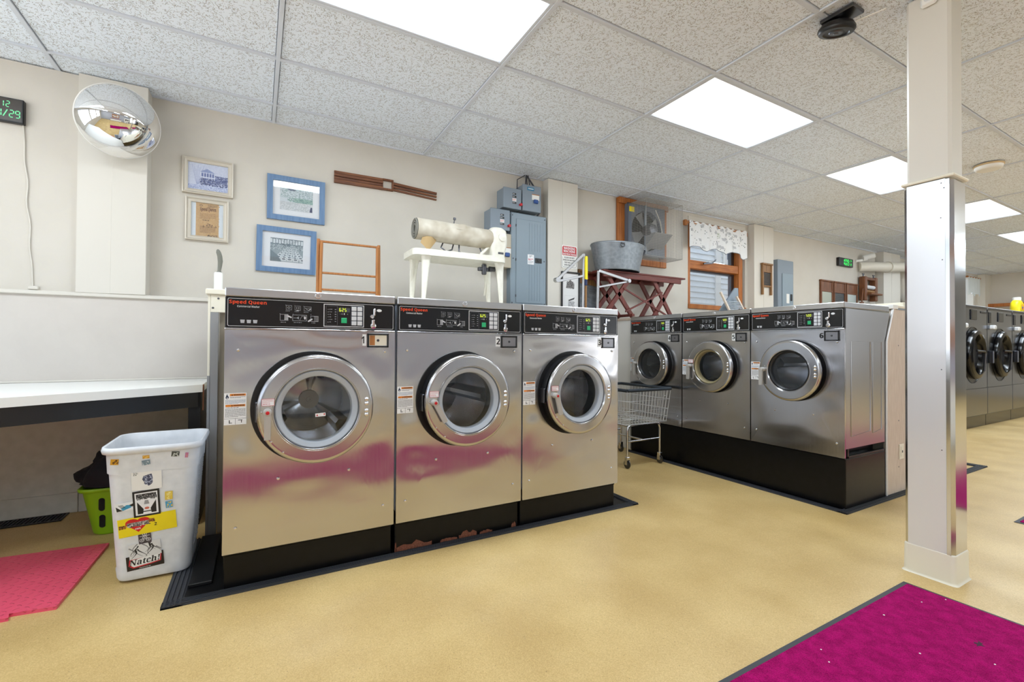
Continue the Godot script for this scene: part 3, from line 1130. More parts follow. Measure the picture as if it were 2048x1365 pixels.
	var front := part(o, "front_panel", g, M.steel)
	for e in [[-0.325, 0.908], [0.325, 0.902], [-0.16, 0.31], [0.153, 0.312], [-0.328, 0.11], [0.322, 0.106]]:
		g = G.new().to(Vector3(e[0] * k, y0 + (yf - y0) * e[1] / 1.0 if e[1] > 0.5 else y0 + e[1] * (yf - y0), 0.001), Vector3(PI / 2, 0, 0))
		part(front, "screw", g.lathe([Vector2(0.0075, 0), Vector2(0.006, 0.003), Vector2(0, 0.0042)], 10), M.chrome)
	# coin box door and number plate
	var cb0: float = 0.2355 * k
	var cb1: float = 0.3435 * k
	g = G.new()
	var cy0: float = yf - 0.078
	var cy1: float = yf - 0.006
	g.span(Vector3(cb0, cy0, 0), Vector3(cb0 + 0.009, cy1, 0.008), 0.002).span(Vector3(cb1 - 0.009, cy0, 0), Vector3(cb1, cy1, 0.008), 0.002)
	g.span(Vector3(cb0, cy0, 0), Vector3(cb1, cy0 + 0.009, 0.008), 0.002).span(Vector3(cb0, cy1 - 0.009, 0), Vector3(cb1, cy1, 0.008), 0.002)
	var cb := part(o, "coin_box", g, M.black)
	part(cb, "coin_box_door", G.new().span(Vector3(cb0 + 0.009, cy0 + 0.009, 0), Vector3(cb1 - 0.009, cy1 - 0.009, 0.004), 0.001), M.coin_door if s.num != "1" else M.cream)
	g = G.new().to(Vector3((cb0 + cb1) / 2, (cy0 + cy1) / 2, 0.004), Vector3(PI / 2, 0, 0))
	part(cb, "key_lock", g.lathe([Vector2(0.007, 0), Vector2(0.006, 0.003), Vector2(0.003, 0.003), Vector2(0.002, 0.001), Vector2(0, 0.001)], 12), M.dark_steel)
	if s.num == "1":
		part(cb, "tape_residue", G.new().span(Vector3(cb0 + 0.012, cy0 + 0.011, 0.004), Vector3(cb0 + 0.038, cy1 - 0.011, 0.0046)), M.wood)
	var npw: float = 0.03 if s.num != "6" else 0.0
	if s.num == "1": npw = 0.019
	if npw > 0.0:
		part(o, "number_plate", G.new().span(Vector3(cb0 - 0.004 - npw, cy0 + 0.008, 0.0005), Vector3(cb0 - 0.004, cy0 + 0.066, 0.0025)), M.plate)
	lettering(o, "number", s.num, Vector3(cb0 - 0.004 - maxf(npw, 0.03) / 2, cy0 + 0.037, 0.0032), 0.036, M.black_ink, 0.0 if s.num != "1" else 0.012)
	# labels
	sheet(o, "warning_label", (-0.333) * k, y0 + (yf - y0) * 0.645, 0.0015, 0.086 * k, 0.141, M.warn, "white warning label with orange bars")
	# drum seen through the door
	var rd: float = s.rg + 0.035
	g = G.new().to(Vector3(0, yd, 0), Vector3(PI / 2, 0, 0))
	var apex: float = -0.37 if s.hub else -d + 0.1
	g.lathe([Vector2(rd, apex - 0.06 if s.hub else -d + 0.06), Vector2(0.05, apex), Vector2(0, apex)], 40)
	part(o, "drum_back", g, M.mirror_steel)
	g = G.new().to(Vector3(0, yd, 0), Vector3(PI / 2, 0, 0))
	g.lathe([Vector2(rd, -0.05), Vector2(rd, -d + 0.06)], 48)
	var drum := part(o, "drum", g, M.drum)
	for i in 3:
		var an: float = TAU * i / 3.0 + s.seed * 0.7
		g = G.new()
		var a := Vector3(cos(an), sin(an), 0)
		var b := Vector3(-sin(an), cos(an), 0)
		var q := []
		for e in [[-0.045, 0.0], [-0.012, 0.05], [0.012, 0.05], [0.045, 0.0]]:
			q.append(a * (rd - 0.002 - e[1]) + b * e[0] + Vector3(0, yd, 0))
		for i2 in 3:
			g.poly([q[i2] + Vector3(0, 0, -0.06), q[i2 + 1] + Vector3(0, 0, -0.06), q[i2 + 1] + Vector3(0, 0, -d + 0.07), q[i2] + Vector3(0, 0, -d + 0.07)])
		part(drum, "lifter", g, M.steel2)
	if s.hub:
		g = G.new().to(Vector3(0.0, yd, apex), Vector3(PI / 2, 0, 0))
		part(drum, "hub", g.lathe([Vector2(0.052, 0), Vector2(0.05, 0.025), Vector2(0.016, 0.03), Vector2(0.014, 0.036), Vector2(0.006, 0.036), Vector2(0.004, 0.03), Vector2(0, 0.03)], 28), M.box_beige)
	# collar between panel and door
	var rc: float = ro + (0.004 if s.small else 0.013)
	g = G.new().to(Vector3(0.0 if s.small else -0.011, yd + (0.0 if s.small else 0.004), 0), Vector3(PI / 2, 0, 0))
	g.lathe([Vector2(s.rg + 0.03, -0.06), Vector2(rc, -0.03), Vector2(rc, 0.003), Vector2(rc - 0.002, 0.005), Vector2(ro - 0.016, 0.005), Vector2(ro - 0.016, 0.052), Vector2(s.rg + 0.03, 0.052), Vector2(s.rg + 0.03, -0.06)], 64)
	part(o, "door_seal", g, M.black)
	# door: dished steel ring, gasket, glass
	var dr := Node3D.new()
	dr.name = "door"
	o.add_child(dr)
	dr.position.z = 0.02 if not s.small else 0.004
	g = G.new().to(Vector3(0, yd, 0), Vector3(PI / 2, 0, 0))
	var pr := [Vector2(ro - 0.002, 0.05), Vector2(ro, 0.058), Vector2(ro - 0.003, 0.066), Vector2(ro - 0.009, 0.071), Vector2(ro - 0.015, 0.0725), Vector2(ro - 0.021, 0.073), Vector2(s.rk + 0.014, 0.0745), Vector2(s.rk + 0.01, 0.0745), Vector2(s.rk + 0.008, 0.0725), Vector2(s.rk + 0.0055, 0.0725), Vector2(s.rk + 0.004, 0.0745), Vector2(s.rk + 0.0015, 0.073), Vector2(s.rk, 0.068), Vector2(s.rk - 0.001, 0.05)]
	g.lathe(pr, 72)
	part(dr, "door_ring", g, M.door_steel)
	g = G.new().to(Vector3(0, yd, 0), Vector3(PI / 2, 0, 0))
	g.lathe([Vector2(s.rk, 0.05), Vector2(s.rk - 0.001, 0.064), Vector2(s.rk - 0.006, 0.068), Vector2(s.rg + 0.004, 0.06), Vector2(s.rg, 0.052), Vector2(s.rg - 0.002, 0.02)], 64)
	part(dr, "glass_gasket", g, M[s.gasket])
	g = G.new().to(Vector3(0, yd, 0), Vector3(PI / 2, 0, 0))
	g.lathe([Vector2(s.rg, 0.045), Vector2(s.rg * 0.75, 0.046), Vector2(0, 0.046)], 48)
	part(dr, "door_glass", g, M.glass)
	g = G.new()
	for e in s.bolts:
		g.to(Vector3(ro - 0.036, yd + e, 0.074), Vector3(PI / 2, 0, 0)).lathe([Vector2(0.0105, 0), Vector2(0.0095, 0.004), Vector2(0.006, 0.008), Vector2(0, 0.009)], 14)
	part(dr, "hinge_bolt", g, M.chrome)
	g = G.new()
	for a in [3.75, 4.05]:
		g.to(Vector3(cos(a) * (ro - 0.018), yd + sin(a) * (ro - 0.018), 0.072), Vector3(PI / 2, 0, 0)).lathe([Vector2(0.005, 0), Vector2(0.004, 0.003), Vector2(0, 0.004)], 8)
	for e in [[-ro + 0.022, 0.0], [-ro + 0.05, 0.028]]:
		g.to(Vector3(e[0], yd + e[1], 0.073), Vector3(PI / 2, 0, 0)).lathe([Vector2(0.005, 0), Vector2(0.004, 0.003), Vector2(0, 0.004)], 8)
	part(dr, "screw", g, M.chrome)
	if s.sticker:
		sheet(dr, "care_sticker", -ro + 0.046, yd + 0.043, 0.0765, 0.05, 0.031, M.care, "small red and white sticker")
	if s.hub:
		var pm := Paint.new(100, 36, rgb(240, 240, 242), 8)
		pm.shape([Vector2(8, 28), Vector2(18, 8), Vector2(28, 28)], rgb(190, 20, 40)).words(36, 10, 36, 3, 7, 2, rgb(200, 170, 180)).rect(80, 8, 14, 14, rgb(190, 20, 40))
		sheet(dr, "glass_sticker", 0.012, yd - 0.03, 0.0465, 0.045, 0.016, print_mat(pm.tex()), "white sticker with red symbols", 0.001, 0.05)
	# handle: hub with red cap and a flat lever
	var hx: float = -ro + (0.044 if not s.small else 0.034)
	var hz := 0.074
	g = G.new()
	g.to(Vector3(hx, yd, hz), Vector3(PI / 2, 0, 0)).lathe([Vector2(0.017, 0), Vector2(0.017, 0.018), Vector2(0.015, 0.034), Vector2(0.009, 0.036), Vector2(0, 0.036)], 20)
	g.to(Vector3(hx, yd, hz + 0.026), Vector3(0, 0, s.swing))
	var lv := PackedVector2Array([Vector2(-0.013, 0.0), Vector2(0.013, 0.0), Vector2(0.0125, -0.118), Vector2(-0.0125, -0.118)])
	g.prism(lv, -0.007, 0.007)
	var hd := part(dr, "handle", g, M.lever)
	if not s.small:
		g = G.new().to(Vector3(hx, yd, hz + 0.036), Vector3(PI / 2, 0, 0))
		part(hd, "red_cap", g.lathe([Vector2(0.008, 0), Vector2(0.007, 0.003), Vector2(0, 0.004)], 14), M.red)
	g = G.new().span(Vector3(-ro - 0.004, yd - 0.05, 0.0), Vector3(-ro + 0.01, yd + 0.04, 0.05), 0.003)
	part(o, "door_latch", g, M.dark_steel)
	return o


func build_washers() -> void:
	washer_prints()
	var big := {"w": 0.757, "y0": 0.17, "y1": 1.356, "yd": 0.802, "ro": 0.2525, "rk": 0.181, "rg": 0.152, "depth": 0.62, "cups": 3, "price": "625", "bolts": [0.036, 0.015, -0.019, -0.038], "small": false, "sticker": true, "gasket": "gasket_grey"}
	var lab := ["stainless washer numbered 1, white drum hub behind its door glass", "stainless washer numbered 2, between washers 1 and 3", "stainless washer numbered 3, nearest the wire laundry cart"]
	for i in 3:
		var s := big.duplicate()
		s.num = str(i + 1)
		s.seed = i + 2
		s.hub = i == 0
		s.swing = [0.0, 0.5, 0.25][i]
		make_washer(s, lab[i], Vector3(0.2495 + [0.0, 0.7668, 1.5315][i], 0, -2.38), 0.0, "washers numbered 1 to 3")
	var mid := {"w": 0.672, "y0": 0.352, "y1": 1.415, "yd": 0.932, "ro": 0.223, "rk": 0.147, "rg": 0.13, "depth": 0.57, "cups": 2, "price": "500", "bolts": [0.034, 0.015, -0.017, -0.036], "small": true, "hub": false}
	lab = ["stainless washer numbered 4, behind the wire laundry cart", "stainless washer numbered 5, between washers 4 and 6, with a tan door gasket", "stainless washer numbered 6, at the aisle end of its row near the column"]
	for i in 3:
		var s := mid.duplicate()
		s.num = str(i + 4)
		s.seed = i + 11
		s.sticker = i == 1
		s.gasket = ["gasket_dark", "gasket_tan", "gasket_dark"][i]
		s.swing = 0.0
		make_washer(s, lab[i], Vector3(3.47, 0, [-3.293, -2.613, -1.935][i]), -PI / 2, "washers numbered 4 to 6")
	# plinths
	for i in 3:
		var x := 0.2495 + [0.0, 0.7668, 1.5315][i] as float
		var o := thing("washer_plinth", ["black steel plinth beside the trough step, under the washer with the white hub", "black steel plinth rusted along its foot", "black steel plinth nearest the laundry cart"][i], "plinth", Vector3(x, 0, -2.41), 0.0, "washer plinths")
		part(o, "box", G.new().span(Vector3(-0.374, 0.004, -0.56), Vector3(0.374, 0.163, 0), 0.004), M.plinth)
		part(o, "top_flange", G.new().span(Vector3(-0.376, 0.15, -0.56), Vector3(0.376, 0.1695, 0.004), 0.003), M.plinth)
		if i == 1:
			var rn := RandomNumberGenerator.new()
			rn.seed = 5
			for e in [[-0.37, -0.17, 0.04], [-0.12, -0.02, 0.018], [-0.01, 0.1, 0.04], [0.12, 0.2, 0.014], [0.33, 0.36, 0.03], [-0.374, -0.365, 0.07]]:
				var up := PackedVector2Array()
				var n := 9
				for q in n + 1:
					up.append(Vector2(lerpf(e[0], e[1], float(q) / n), 0.006 + rn.randf() * 0.004))
				for q in n + 1:
					up.append(Vector2(lerpf(e[1], e[0], float(q) / n), 0.014 + e[2] * rn.randf_range(0.35, 1.0) * sin(PI * (0.12 + 0.76 * q / n))))
				part(o, "rust_patch", G.new().prism(up, -0.001, 0.0012), M.rust, "brown rust along the foot")
	var pl := thing("washer_plinth", "long black plinth under washers 4, 5 and 6", "plinth", Vector3(3.48, 0, -1.6), 0.0, "washer plinths")
	part(pl, "box", G.new().span(Vector3(0, 0.004, -2.03), Vector3(0.56, 0.345, 0), 0.005), M.plinth)
	part(pl, "gap_shade_block", G.new().span(Vector3(0.05, 0.345, -2.0), Vector3(0.52, 0.412, -0.06)), M.plinth)  # black block standing in for the shade of the open gap
	part(pl, "end_rail", G.new().span(Vector3(0.03, 0.345, -0.02), Vector3(0.56, 0.36, -0.002), 0.002).span(Vector3(0.03, 0.345, -0.02), Vector3(0.05, 0.412, -0.002), 0.002), M.black)


# ---------------------------------------------------------------- counter, chases, column
func build_counter() -> void:
	var o := thing("folding_counter", "white laminate folding counter with black skirt along the half wall", "counter", Vector3(-0.288, 0, -3.9))
	# top runs at an angle to the wall; plan in x and depth
	var plan := PackedVector2Array([Vector2(0, 0), Vector2(0, -0.58), Vector2(-1.65, -1.62), Vector2(-3.1, -1.62), Vector2(-3.1, 0)])
	var g := G.new()
	g.t = Transform3D(Basis(Vector3(1, 0, 0), Vector3(0, 0, -1), Vector3(0, 1, 0)), Vector3(0, 0, 0))
	g.prism(plan, 0.812, 0.856)
	part(o, "top", g, M.white)
	part(o, "back_strip", G.new().span(Vector3(-3.1, 0.856, -0.02), Vector3(0, 0.868, -0.002), 0.002), M.trim)
	var dir := Vector2(-1.65, 1.04).normalized()
	var a := Vector3(-0.03, 0.767, 0.555)
	var b := a + Vector3(dir.x, 0, dir.y) * 1.92
	part(o, "skirt", G.new().bar(a, b, 0.09, 0.03, Vector3.UP.cross(Vector3(dir.x, 0, dir.y))), M.black)
	part(o, "skirt", G.new().span(Vector3(-3.06, 0.722, 1.56), Vector3(-1.64, 0.812, 1.59)), M.black)
	part(o, "end_panel", G.new().span(Vector3(-3.1, 0, 0.0), Vector3(-3.06, 0.812, 1.58)), M.low_wall)
	part(o, "leg_panel", G.new().span(Vector3(-0.075, 0.0, 0.1), Vector3(-0.012, 0.812, 0.53), 0.002), M.black)
	part(o, "chipped_edge", G.new().span(Vector3(0.0, 0.70, 0.535), Vector3(0.006, 0.856, 0.57), 0.001), M.wood_dark)


func build_chases() -> void:
	# service enclosure behind washers 1 to 3
	var o := thing("pipe_chase", "cream capped service enclosure behind washers 1 to 3", "enclosure", Vector3(-0.25, 0, -3.12))
	part(o, "cap", G.new().span(Vector3(-0.012, 1.385, -0.5), Vector3(2.95, 1.42, 0.012), 0.006), M.cream)
	part(o, "end_panel", G.new().span(Vector3(0, 0.004, -0.48), Vector3(0.012, 1.385, -0.002), 0.001), M.cream)
	var f := part(o, "front_board", G.new().span(Vector3(0.013, 1.285, -0.02), Vector3(2.94, 1.385, 0.0), 0.002), M.cream)
	for e in [[0.05, 1.365], [0.024, 1.31]]:
		var g := G.new().to(Vector3(e[0], e[1], 0.0), Vector3(PI / 2, 0, 0))
		part(f, "screw", g.lathe([Vector2(0.006, 0), Vector2(0.005, 0.003), Vector2(0, 0.004)], 10), M.dark_steel)
	part(o, "metal_angle", G.new().span(Vector3(0.013, 0.004, -0.012), Vector3(0.052, 1.285, 0.0), 0.001).span(Vector3(0.0, 0.004, -0.002), Vector3(0.013, 0.92, 0.002), 0.001), M.wire_grey)
	part(o, "dark_front", G.new().span(Vector3(0.055, 0.004, -0.06), Vector3(2.94, 1.285, -0.04)), M.box_beige)
	part(o, "valve_pipe", G.new().tube([Vector3(0.1, 1.2, -0.03), Vector3(0.1, 1.05, -0.03), Vector3(0.13, 1.0, -0.02)], 0.012, 8).cyl(Vector3(0.1, 0.2, -0.03), Vector3(0.1, 0.5, -0.03), 0.012, 0.012), M.wire_grey)
	# enclosure behind washers 4 to 6
	o = thing("pipe_chase", "wood-grain ended service enclosure behind washers 4 to 6", "enclosure", Vector3(4.06, 0, -1.6))
	var ep := PackedVector2Array([Vector2(0.0, 0.012), Vector2(0.62, 0.012), Vector2(0.62, 1.405), Vector2(0.115, 1.405), Vector2(0.02, 1.19)])
	part(o, "end_panel", G.new().prism(ep, -0.018, 0.0), M.wood_pale, "pale wood-grain end panel")
	var g2 := G.new().tube([Vector3(0.0, 0.012, 0.0), Vector3(0.0, 0.6, 0.0), Vector3(0.004, 1.15, 0.0), Vector3(0.02, 1.19, 0.0), Vector3(0.112, 1.4, 0.0)], 0.009, 6)
	part(o, "metal_edge", g2, M.wire)
	part(o, "cap", G.new().span(Vector3(0.115, 1.405, -2.03), Vector3(0.64, 1.425, 0.008), 0.003).span(Vector3(0.34, 1.425, -2.03), Vector3(0.66, 1.46, -0.02), 0.004), M.cream)
	part(o, "cap_end", G.new().span(Vector3(0.09, 1.395, -0.03), Vector3(0.17, 1.428, 0.012), 0.003), M.white)
	part(o, "edge_strip", G.new().span(Vector3(0.17, 1.392, -0.02), Vector3(0.63, 1.412, 0.004), 0.001), M.box_grey)
	part(o, "core", G.new().span(Vector3(0.15, 0.012, -2.03), Vector3(0.6, 1.4, -0.02)), M.cream)
	g2 = G.new()
	for e in [[0.2, 1.12], [0.2, 0.2], [0.2, 0.55]]:
		g2.to(Vector3(e[0], e[1], 0), Vector3(PI / 2, 0, 0)).lathe([Vector2(0.006, 0), Vector2(0, 0.003)], 8)
	part(o, "screw", g2, M.dark_steel)
	var ou := part(o, "outlet", G.new().span(Vector3(0.2, 0.255, 0), Vector3(0.275, 0.37, 0.006), 0.003).span(Vector3(0.217, 0.275, 0.006), Vector3(0.258, 0.35, 0.009), 0.002), M.cream, "cream power outlet plate")
	part(ou, "socket", G.new().span(Vector3(0.231, 0.305, 0.009), Vector3(0.244, 0.322, 0.0096)), M.dark)
	# white filler between washer 4 and the back wall
	o = thing("filler_panel", "tall white filler panel between washer 4 and the back wall", "panel", Vector3(3.5, 0, -3.645))
	part(o, "board", G.new().span(Vector3(0, 0.0, -0.375), Vector3(0.6, 1.385, 0), 0.002), M.white)
	part(o, "top_board", G.new().span(Vector3(-0.01, 1.385, -0.38), Vector3(1.1, 1.41, -0.002), 0.002), M.wood_pale)
	part(o, "metal_edge", G.new().span(Vector3(-0.004, 0.01, -0.012), Vector3(0.004, 1.385, 0.004)), M.wire_grey)
	part(o, "bearer", G.new().span(Vector3(0.9, 0.0, -0.37), Vector3(1.09, 1.385, -0.01)), M.white)


func build_column() -> void:
	var c := Vector3(2.905, 0, -0.945)
	var g := G.new().span(Vector3(-0.07, 1.915, -0.085), Vector3(0.07, CEIL, 0.085), 0.012)
	var o := part(self, "trim_6", g, M.trim)
	o.position = c
	tag(o, "square column, cream above and polished stainless steel below", "column", "", "structure")
	part(o, "collar", G.new().span(Vector3(-0.088, 1.908, -0.102), Vector3(0.088, 1.922, 0.102), 0.004), M.cream)
	# steel cladding in two folded halves
	g = G.new()
	g.span(Vector3(-0.08, 0.12, -0.094), Vector3(0.08, 1.908, 0.094), 0.014)
	part(o, "steel_cladding", g, M.mirror_steel, "polished stainless cladding")
	part(o, "lightened_face", G.new().span(Vector3(-0.0812, 0.125, -0.08), Vector3(-0.0795, 1.904, 0.066), 0.0005), M.lightened_steel, "steel face with a bright reflection put into its colour")  # thin sheet lightening this one face like a bright reflection
	part(o, "steel_strip", G.new().span(Vector3(-0.0825, 0.125, 0.066), Vector3(-0.0795, 1.9, 0.082), 0.0008), M.mirror_steel)
	g = G.new()
	for e in [[1.885, 0.052], [1.885, 0.074], [1.86, 0.062], [1.72, 0.05], [1.52, 0.055], [1.0, 0.05], [0.62, 0.05]]:
		g.to(Vector3(-0.081, e[0], e[1]), Vector3(0, 0, PI / 2)).lathe([Vector2(0.003, 0), Vector2(0, 0.002)], 8)
	part(o, "rivet", g, M.dark_steel)
	var rings := []
	for e in [[0.0, 0.008], [0.005, 0.004], [0.012, 0.001], [0.132, 0.0], [0.137, -0.003]]:
		rings.append(rr(0, 0, 0.17 + e[1] * 2, 0.198 + e[1] * 2, 0.02, e[0], 4))
	g = G.new().loft(rings)
	var top := rings[4] as Array
	part(o, "cove_base", g.poly(top), M.cream, "cream rubber cove base")
	# motion sensor
	var s := thing("motion_sensor", "small white motion sensor high on the column", "sensor", c + Vector3(-0.07, 2.76, 0.01), -PI / 2)
	part(s, "housing", G.new().box(Vector3(0, 0.045, 0.012), Vector3(0.065, 0.09, 0.024), 0.01), M.white)
	g = G.new().to(Vector3(0, 0.035, 0.02), Vector3(PI / 2, 0, 0))
	part(s, "lens", g.lathe([Vector2(0.018, 0), Vector2(0.014, 0.008), Vector2(0, 0.012)], 18), M.plastic_white)


# ---------------------------------------------------------------- wall-hung things on the left
func framed(called: String, label: String, x0: float, x1: float, y0: float, y1: float, fw: float, fm: Material, art: Texture2D, mount: Vector2, tilt: float, silver: bool) -> Node3D:
	var w := x1 - x0
	var h := y1 - y0
	var o := thing(called, label, "picture", Vector3((x0 + x1) / 2, y0, WALL), 0.0, "framed pictures on the back wall")
	o.rotation.z = tilt
	var g := G.new()
	var sec := [Vector2(0, 0), Vector2(0, 0.02), Vector2(fw, 0.02), Vector2(fw, 0.008)]
	if silver:
		sec = [Vector2(0, 0), Vector2(0, 0.024), Vector2(fw * 0.2, 0.026), Vector2(fw * 0.45, 0.016), Vector2(fw * 0.8, 0.014), Vector2(fw * 0.9, 0.017), Vector2(fw, 0.015), Vector2(fw, 0.006)]
	for k in sec.size() - 1:
		var a: Vector2 = sec[k]
		var b: Vector2 = sec[k + 1]
		var ra := [Vector3(-w / 2 + a.x, a.x, a.y), Vector3(w / 2 - a.x, a.x, a.y), Vector3(w / 2 - a.x, h - a.x, a.y), Vector3(-w / 2 + a.x, h - a.x, a.y)]
		var rb := [Vector3(-w / 2 + b.x, b.x, b.y), Vector3(w / 2 - b.x, b.x, b.y), Vector3(w / 2 - b.x, h - b.x, b.y), Vector3(-w / 2 + b.x, h - b.x, b.y)]
		for i in 4:
			g.poly([ra[i], ra[(i + 1) % 4], rb[(i + 1) % 4], rb[i]])
	part(o, "frame", g, fm)
	part(o, "mount", G.new().span(Vector3(-w / 2 + 0.004, 0.004, 0.001), Vector3(w / 2 - 0.004, h - 0.004, 0.005)), M.mount)
	sheet(o, "picture_print", 0, h / 2, 0.005, w - 2 * fw - 2 * mount.x, h - 2 * fw - 2 * mount.y, print_mat(art, 0.6))
	part(o, "glass", G.new().span(Vector3(-w / 2 + fw * 0.9, fw * 0.9, 0.0075), Vector3(w / 2 - fw * 0.9, h - fw * 0.9, 0.0095)), M.glass)
	return o


func art_house() -> Texture2D:
	var p := Paint.new(320, 240, rgb(206, 212, 232), 31)
	var d := rgb(56, 72, 130)
	p.specks(500, 0, 0, 320, 150, 9, [rgb(214, 220, 238), rgb(198, 206, 228)])
	for k in 9:
		p.line(Vector2(66 + k * 2, 190), Vector2(30 + k * 16, 20 + (k % 3) * 18), 1.6, rgb(150, 160, 200))
	p.shape([Vector2(92, 74), Vector2(150, 44), Vector2(216, 78)], rgb(140, 154, 200)).rect(100, 76, 112, 100, rgb(176, 186, 216))
	for j in 2:
		for i in 5:
			p.rect(106 + i * 21, 86 + j * 44, 14, 30, rgb(96, 110, 166))
	for i in 6:
		p.rect(98 + i * 22, 76, 4, 100, rgb(226, 230, 242))
	p.rect(96, 118, 120, 5, rgb(222, 226, 240))
	p.specks(900, 90, 130, 222, 60, 9, [d, rgb(36, 46, 96), rgb(90, 104, 160), rgb(180, 188, 214)])
	p.specks(350, 212, 96, 100, 60, 10, [rgb(84, 96, 150), rgb(60, 72, 124), rgb(150, 160, 196)])
	p.rect(0, 196, 320, 44, rgb(186, 196, 226)).specks(500, 0, 196, 320, 44, 8, [rgb(150, 162, 206), rgb(206, 214, 236)])
	return p.tex()


func art_advert() -> Texture2D:
	var p := Paint.new(240, 300, rgb(214, 222, 230), 32)
	p.rect(34, 0, 172, 300, rgb(196, 160, 112))
	p.specks(400, 34, 0, 172, 300, 8, [rgb(190, 152, 104), rgb(202, 168, 122)])
	var b := rgb(92, 66, 46)
	p.words(124, 12, 70, 3, 9, 4, b).oval(72, 22, 12, 8, b).oval(72, 22, 9, 5, rgb(196, 160, 112))
	p.words(64, 92, 120, 5, 11, 4, rgb(140, 106, 74)).words(84, 150, 70, 1, 9, 6, b)
	p.words(64, 208, 116, 7, 9, 4, rgb(130, 96, 66)).specks(18, 60, 180, 130, 30, 9, [b]).specks(30, 120, 280, 70, 16, 8, [b])
	return p.tex()


func art_pond() -> Texture2D:
	var p := Paint.new(280, 200, rgb(206, 214, 220), 33)
	p.specks(900, 0, 0, 280, 90, 10, [rgb(176, 192, 196), rgb(214, 222, 228), rgb(150, 172, 176), rgb(196, 208, 212)])
	p.rect(120, 84, 160, 40, rgb(150, 180, 172)).specks(160, 60, 84, 220, 42, 10, [rgb(130, 166, 158), rgb(170, 196, 190), rgb(104, 140, 140)])
	p.rect(0, 124, 280, 76, rgb(200, 204, 208)).specks(300, 0, 124, 280, 76, 14, [rgb(190, 196, 200), rgb(212, 216, 220)])
	for i in 9:
		p.line(Vector2(40 + i * 22, 190), Vector2(70 + i * 20, 130 + (i % 3) * 8), 2, rgb(178, 186, 188))
	p.specks(60, 66, 2, 60, 16, 9, [rgb(90, 100, 120)]).shape([Vector2(252, 196), Vector2(262, 150), Vector2(274, 150), Vector2(276, 196)], rgb(58, 66, 106))
	return p.tex()


func art_tubs() -> Texture2D:
	var p := Paint.new(320, 220, rgb(150, 162, 168), 34)
	p.rect(0, 0, 320, 60, rgb(120, 134, 142))
	for i in 12:
		p.rect(i * 27, 6 + i % 2 * 4, 20, 40, rgb(214, 220, 224)).line(Vector2(i * 27, 0), Vector2(150, 70), 1.5, rgb(84, 96, 104))
	p.specks(500, 0, 56, 320, 50, 8, [rgb(96, 110, 118), rgb(196, 204, 208), rgb(150, 162, 168)])
	for j in 7:
		for i in 5:
			var s := 8.0 + j * 3.2
			var x := 200.0 + (i - 2.2) * s * 2.3 + p.r.randf_range(-6, 6)
			var y := 78.0 + j * 19
			p.rect(x - s, y, s * 2, s * 1.0, rgb(198, 206, 210)).oval(x, y + s, s, s * 0.4, rgb(170, 180, 186)).oval(x, y, s, s * 0.5, rgb(226, 231, 234)).oval(x, y, s * 0.7, s * 0.3, rgb(120, 132, 140))
	p.shape([Vector2(0, 110), Vector2(70, 160), Vector2(110, 220), Vector2(0, 220)], rgb(104, 120, 128))
	for i in 8:
		p.line(Vector2(i * 14, 220), Vector2(10 + i * 6, 110), 1.5, rgb(140, 154, 160))
	return p.tex()


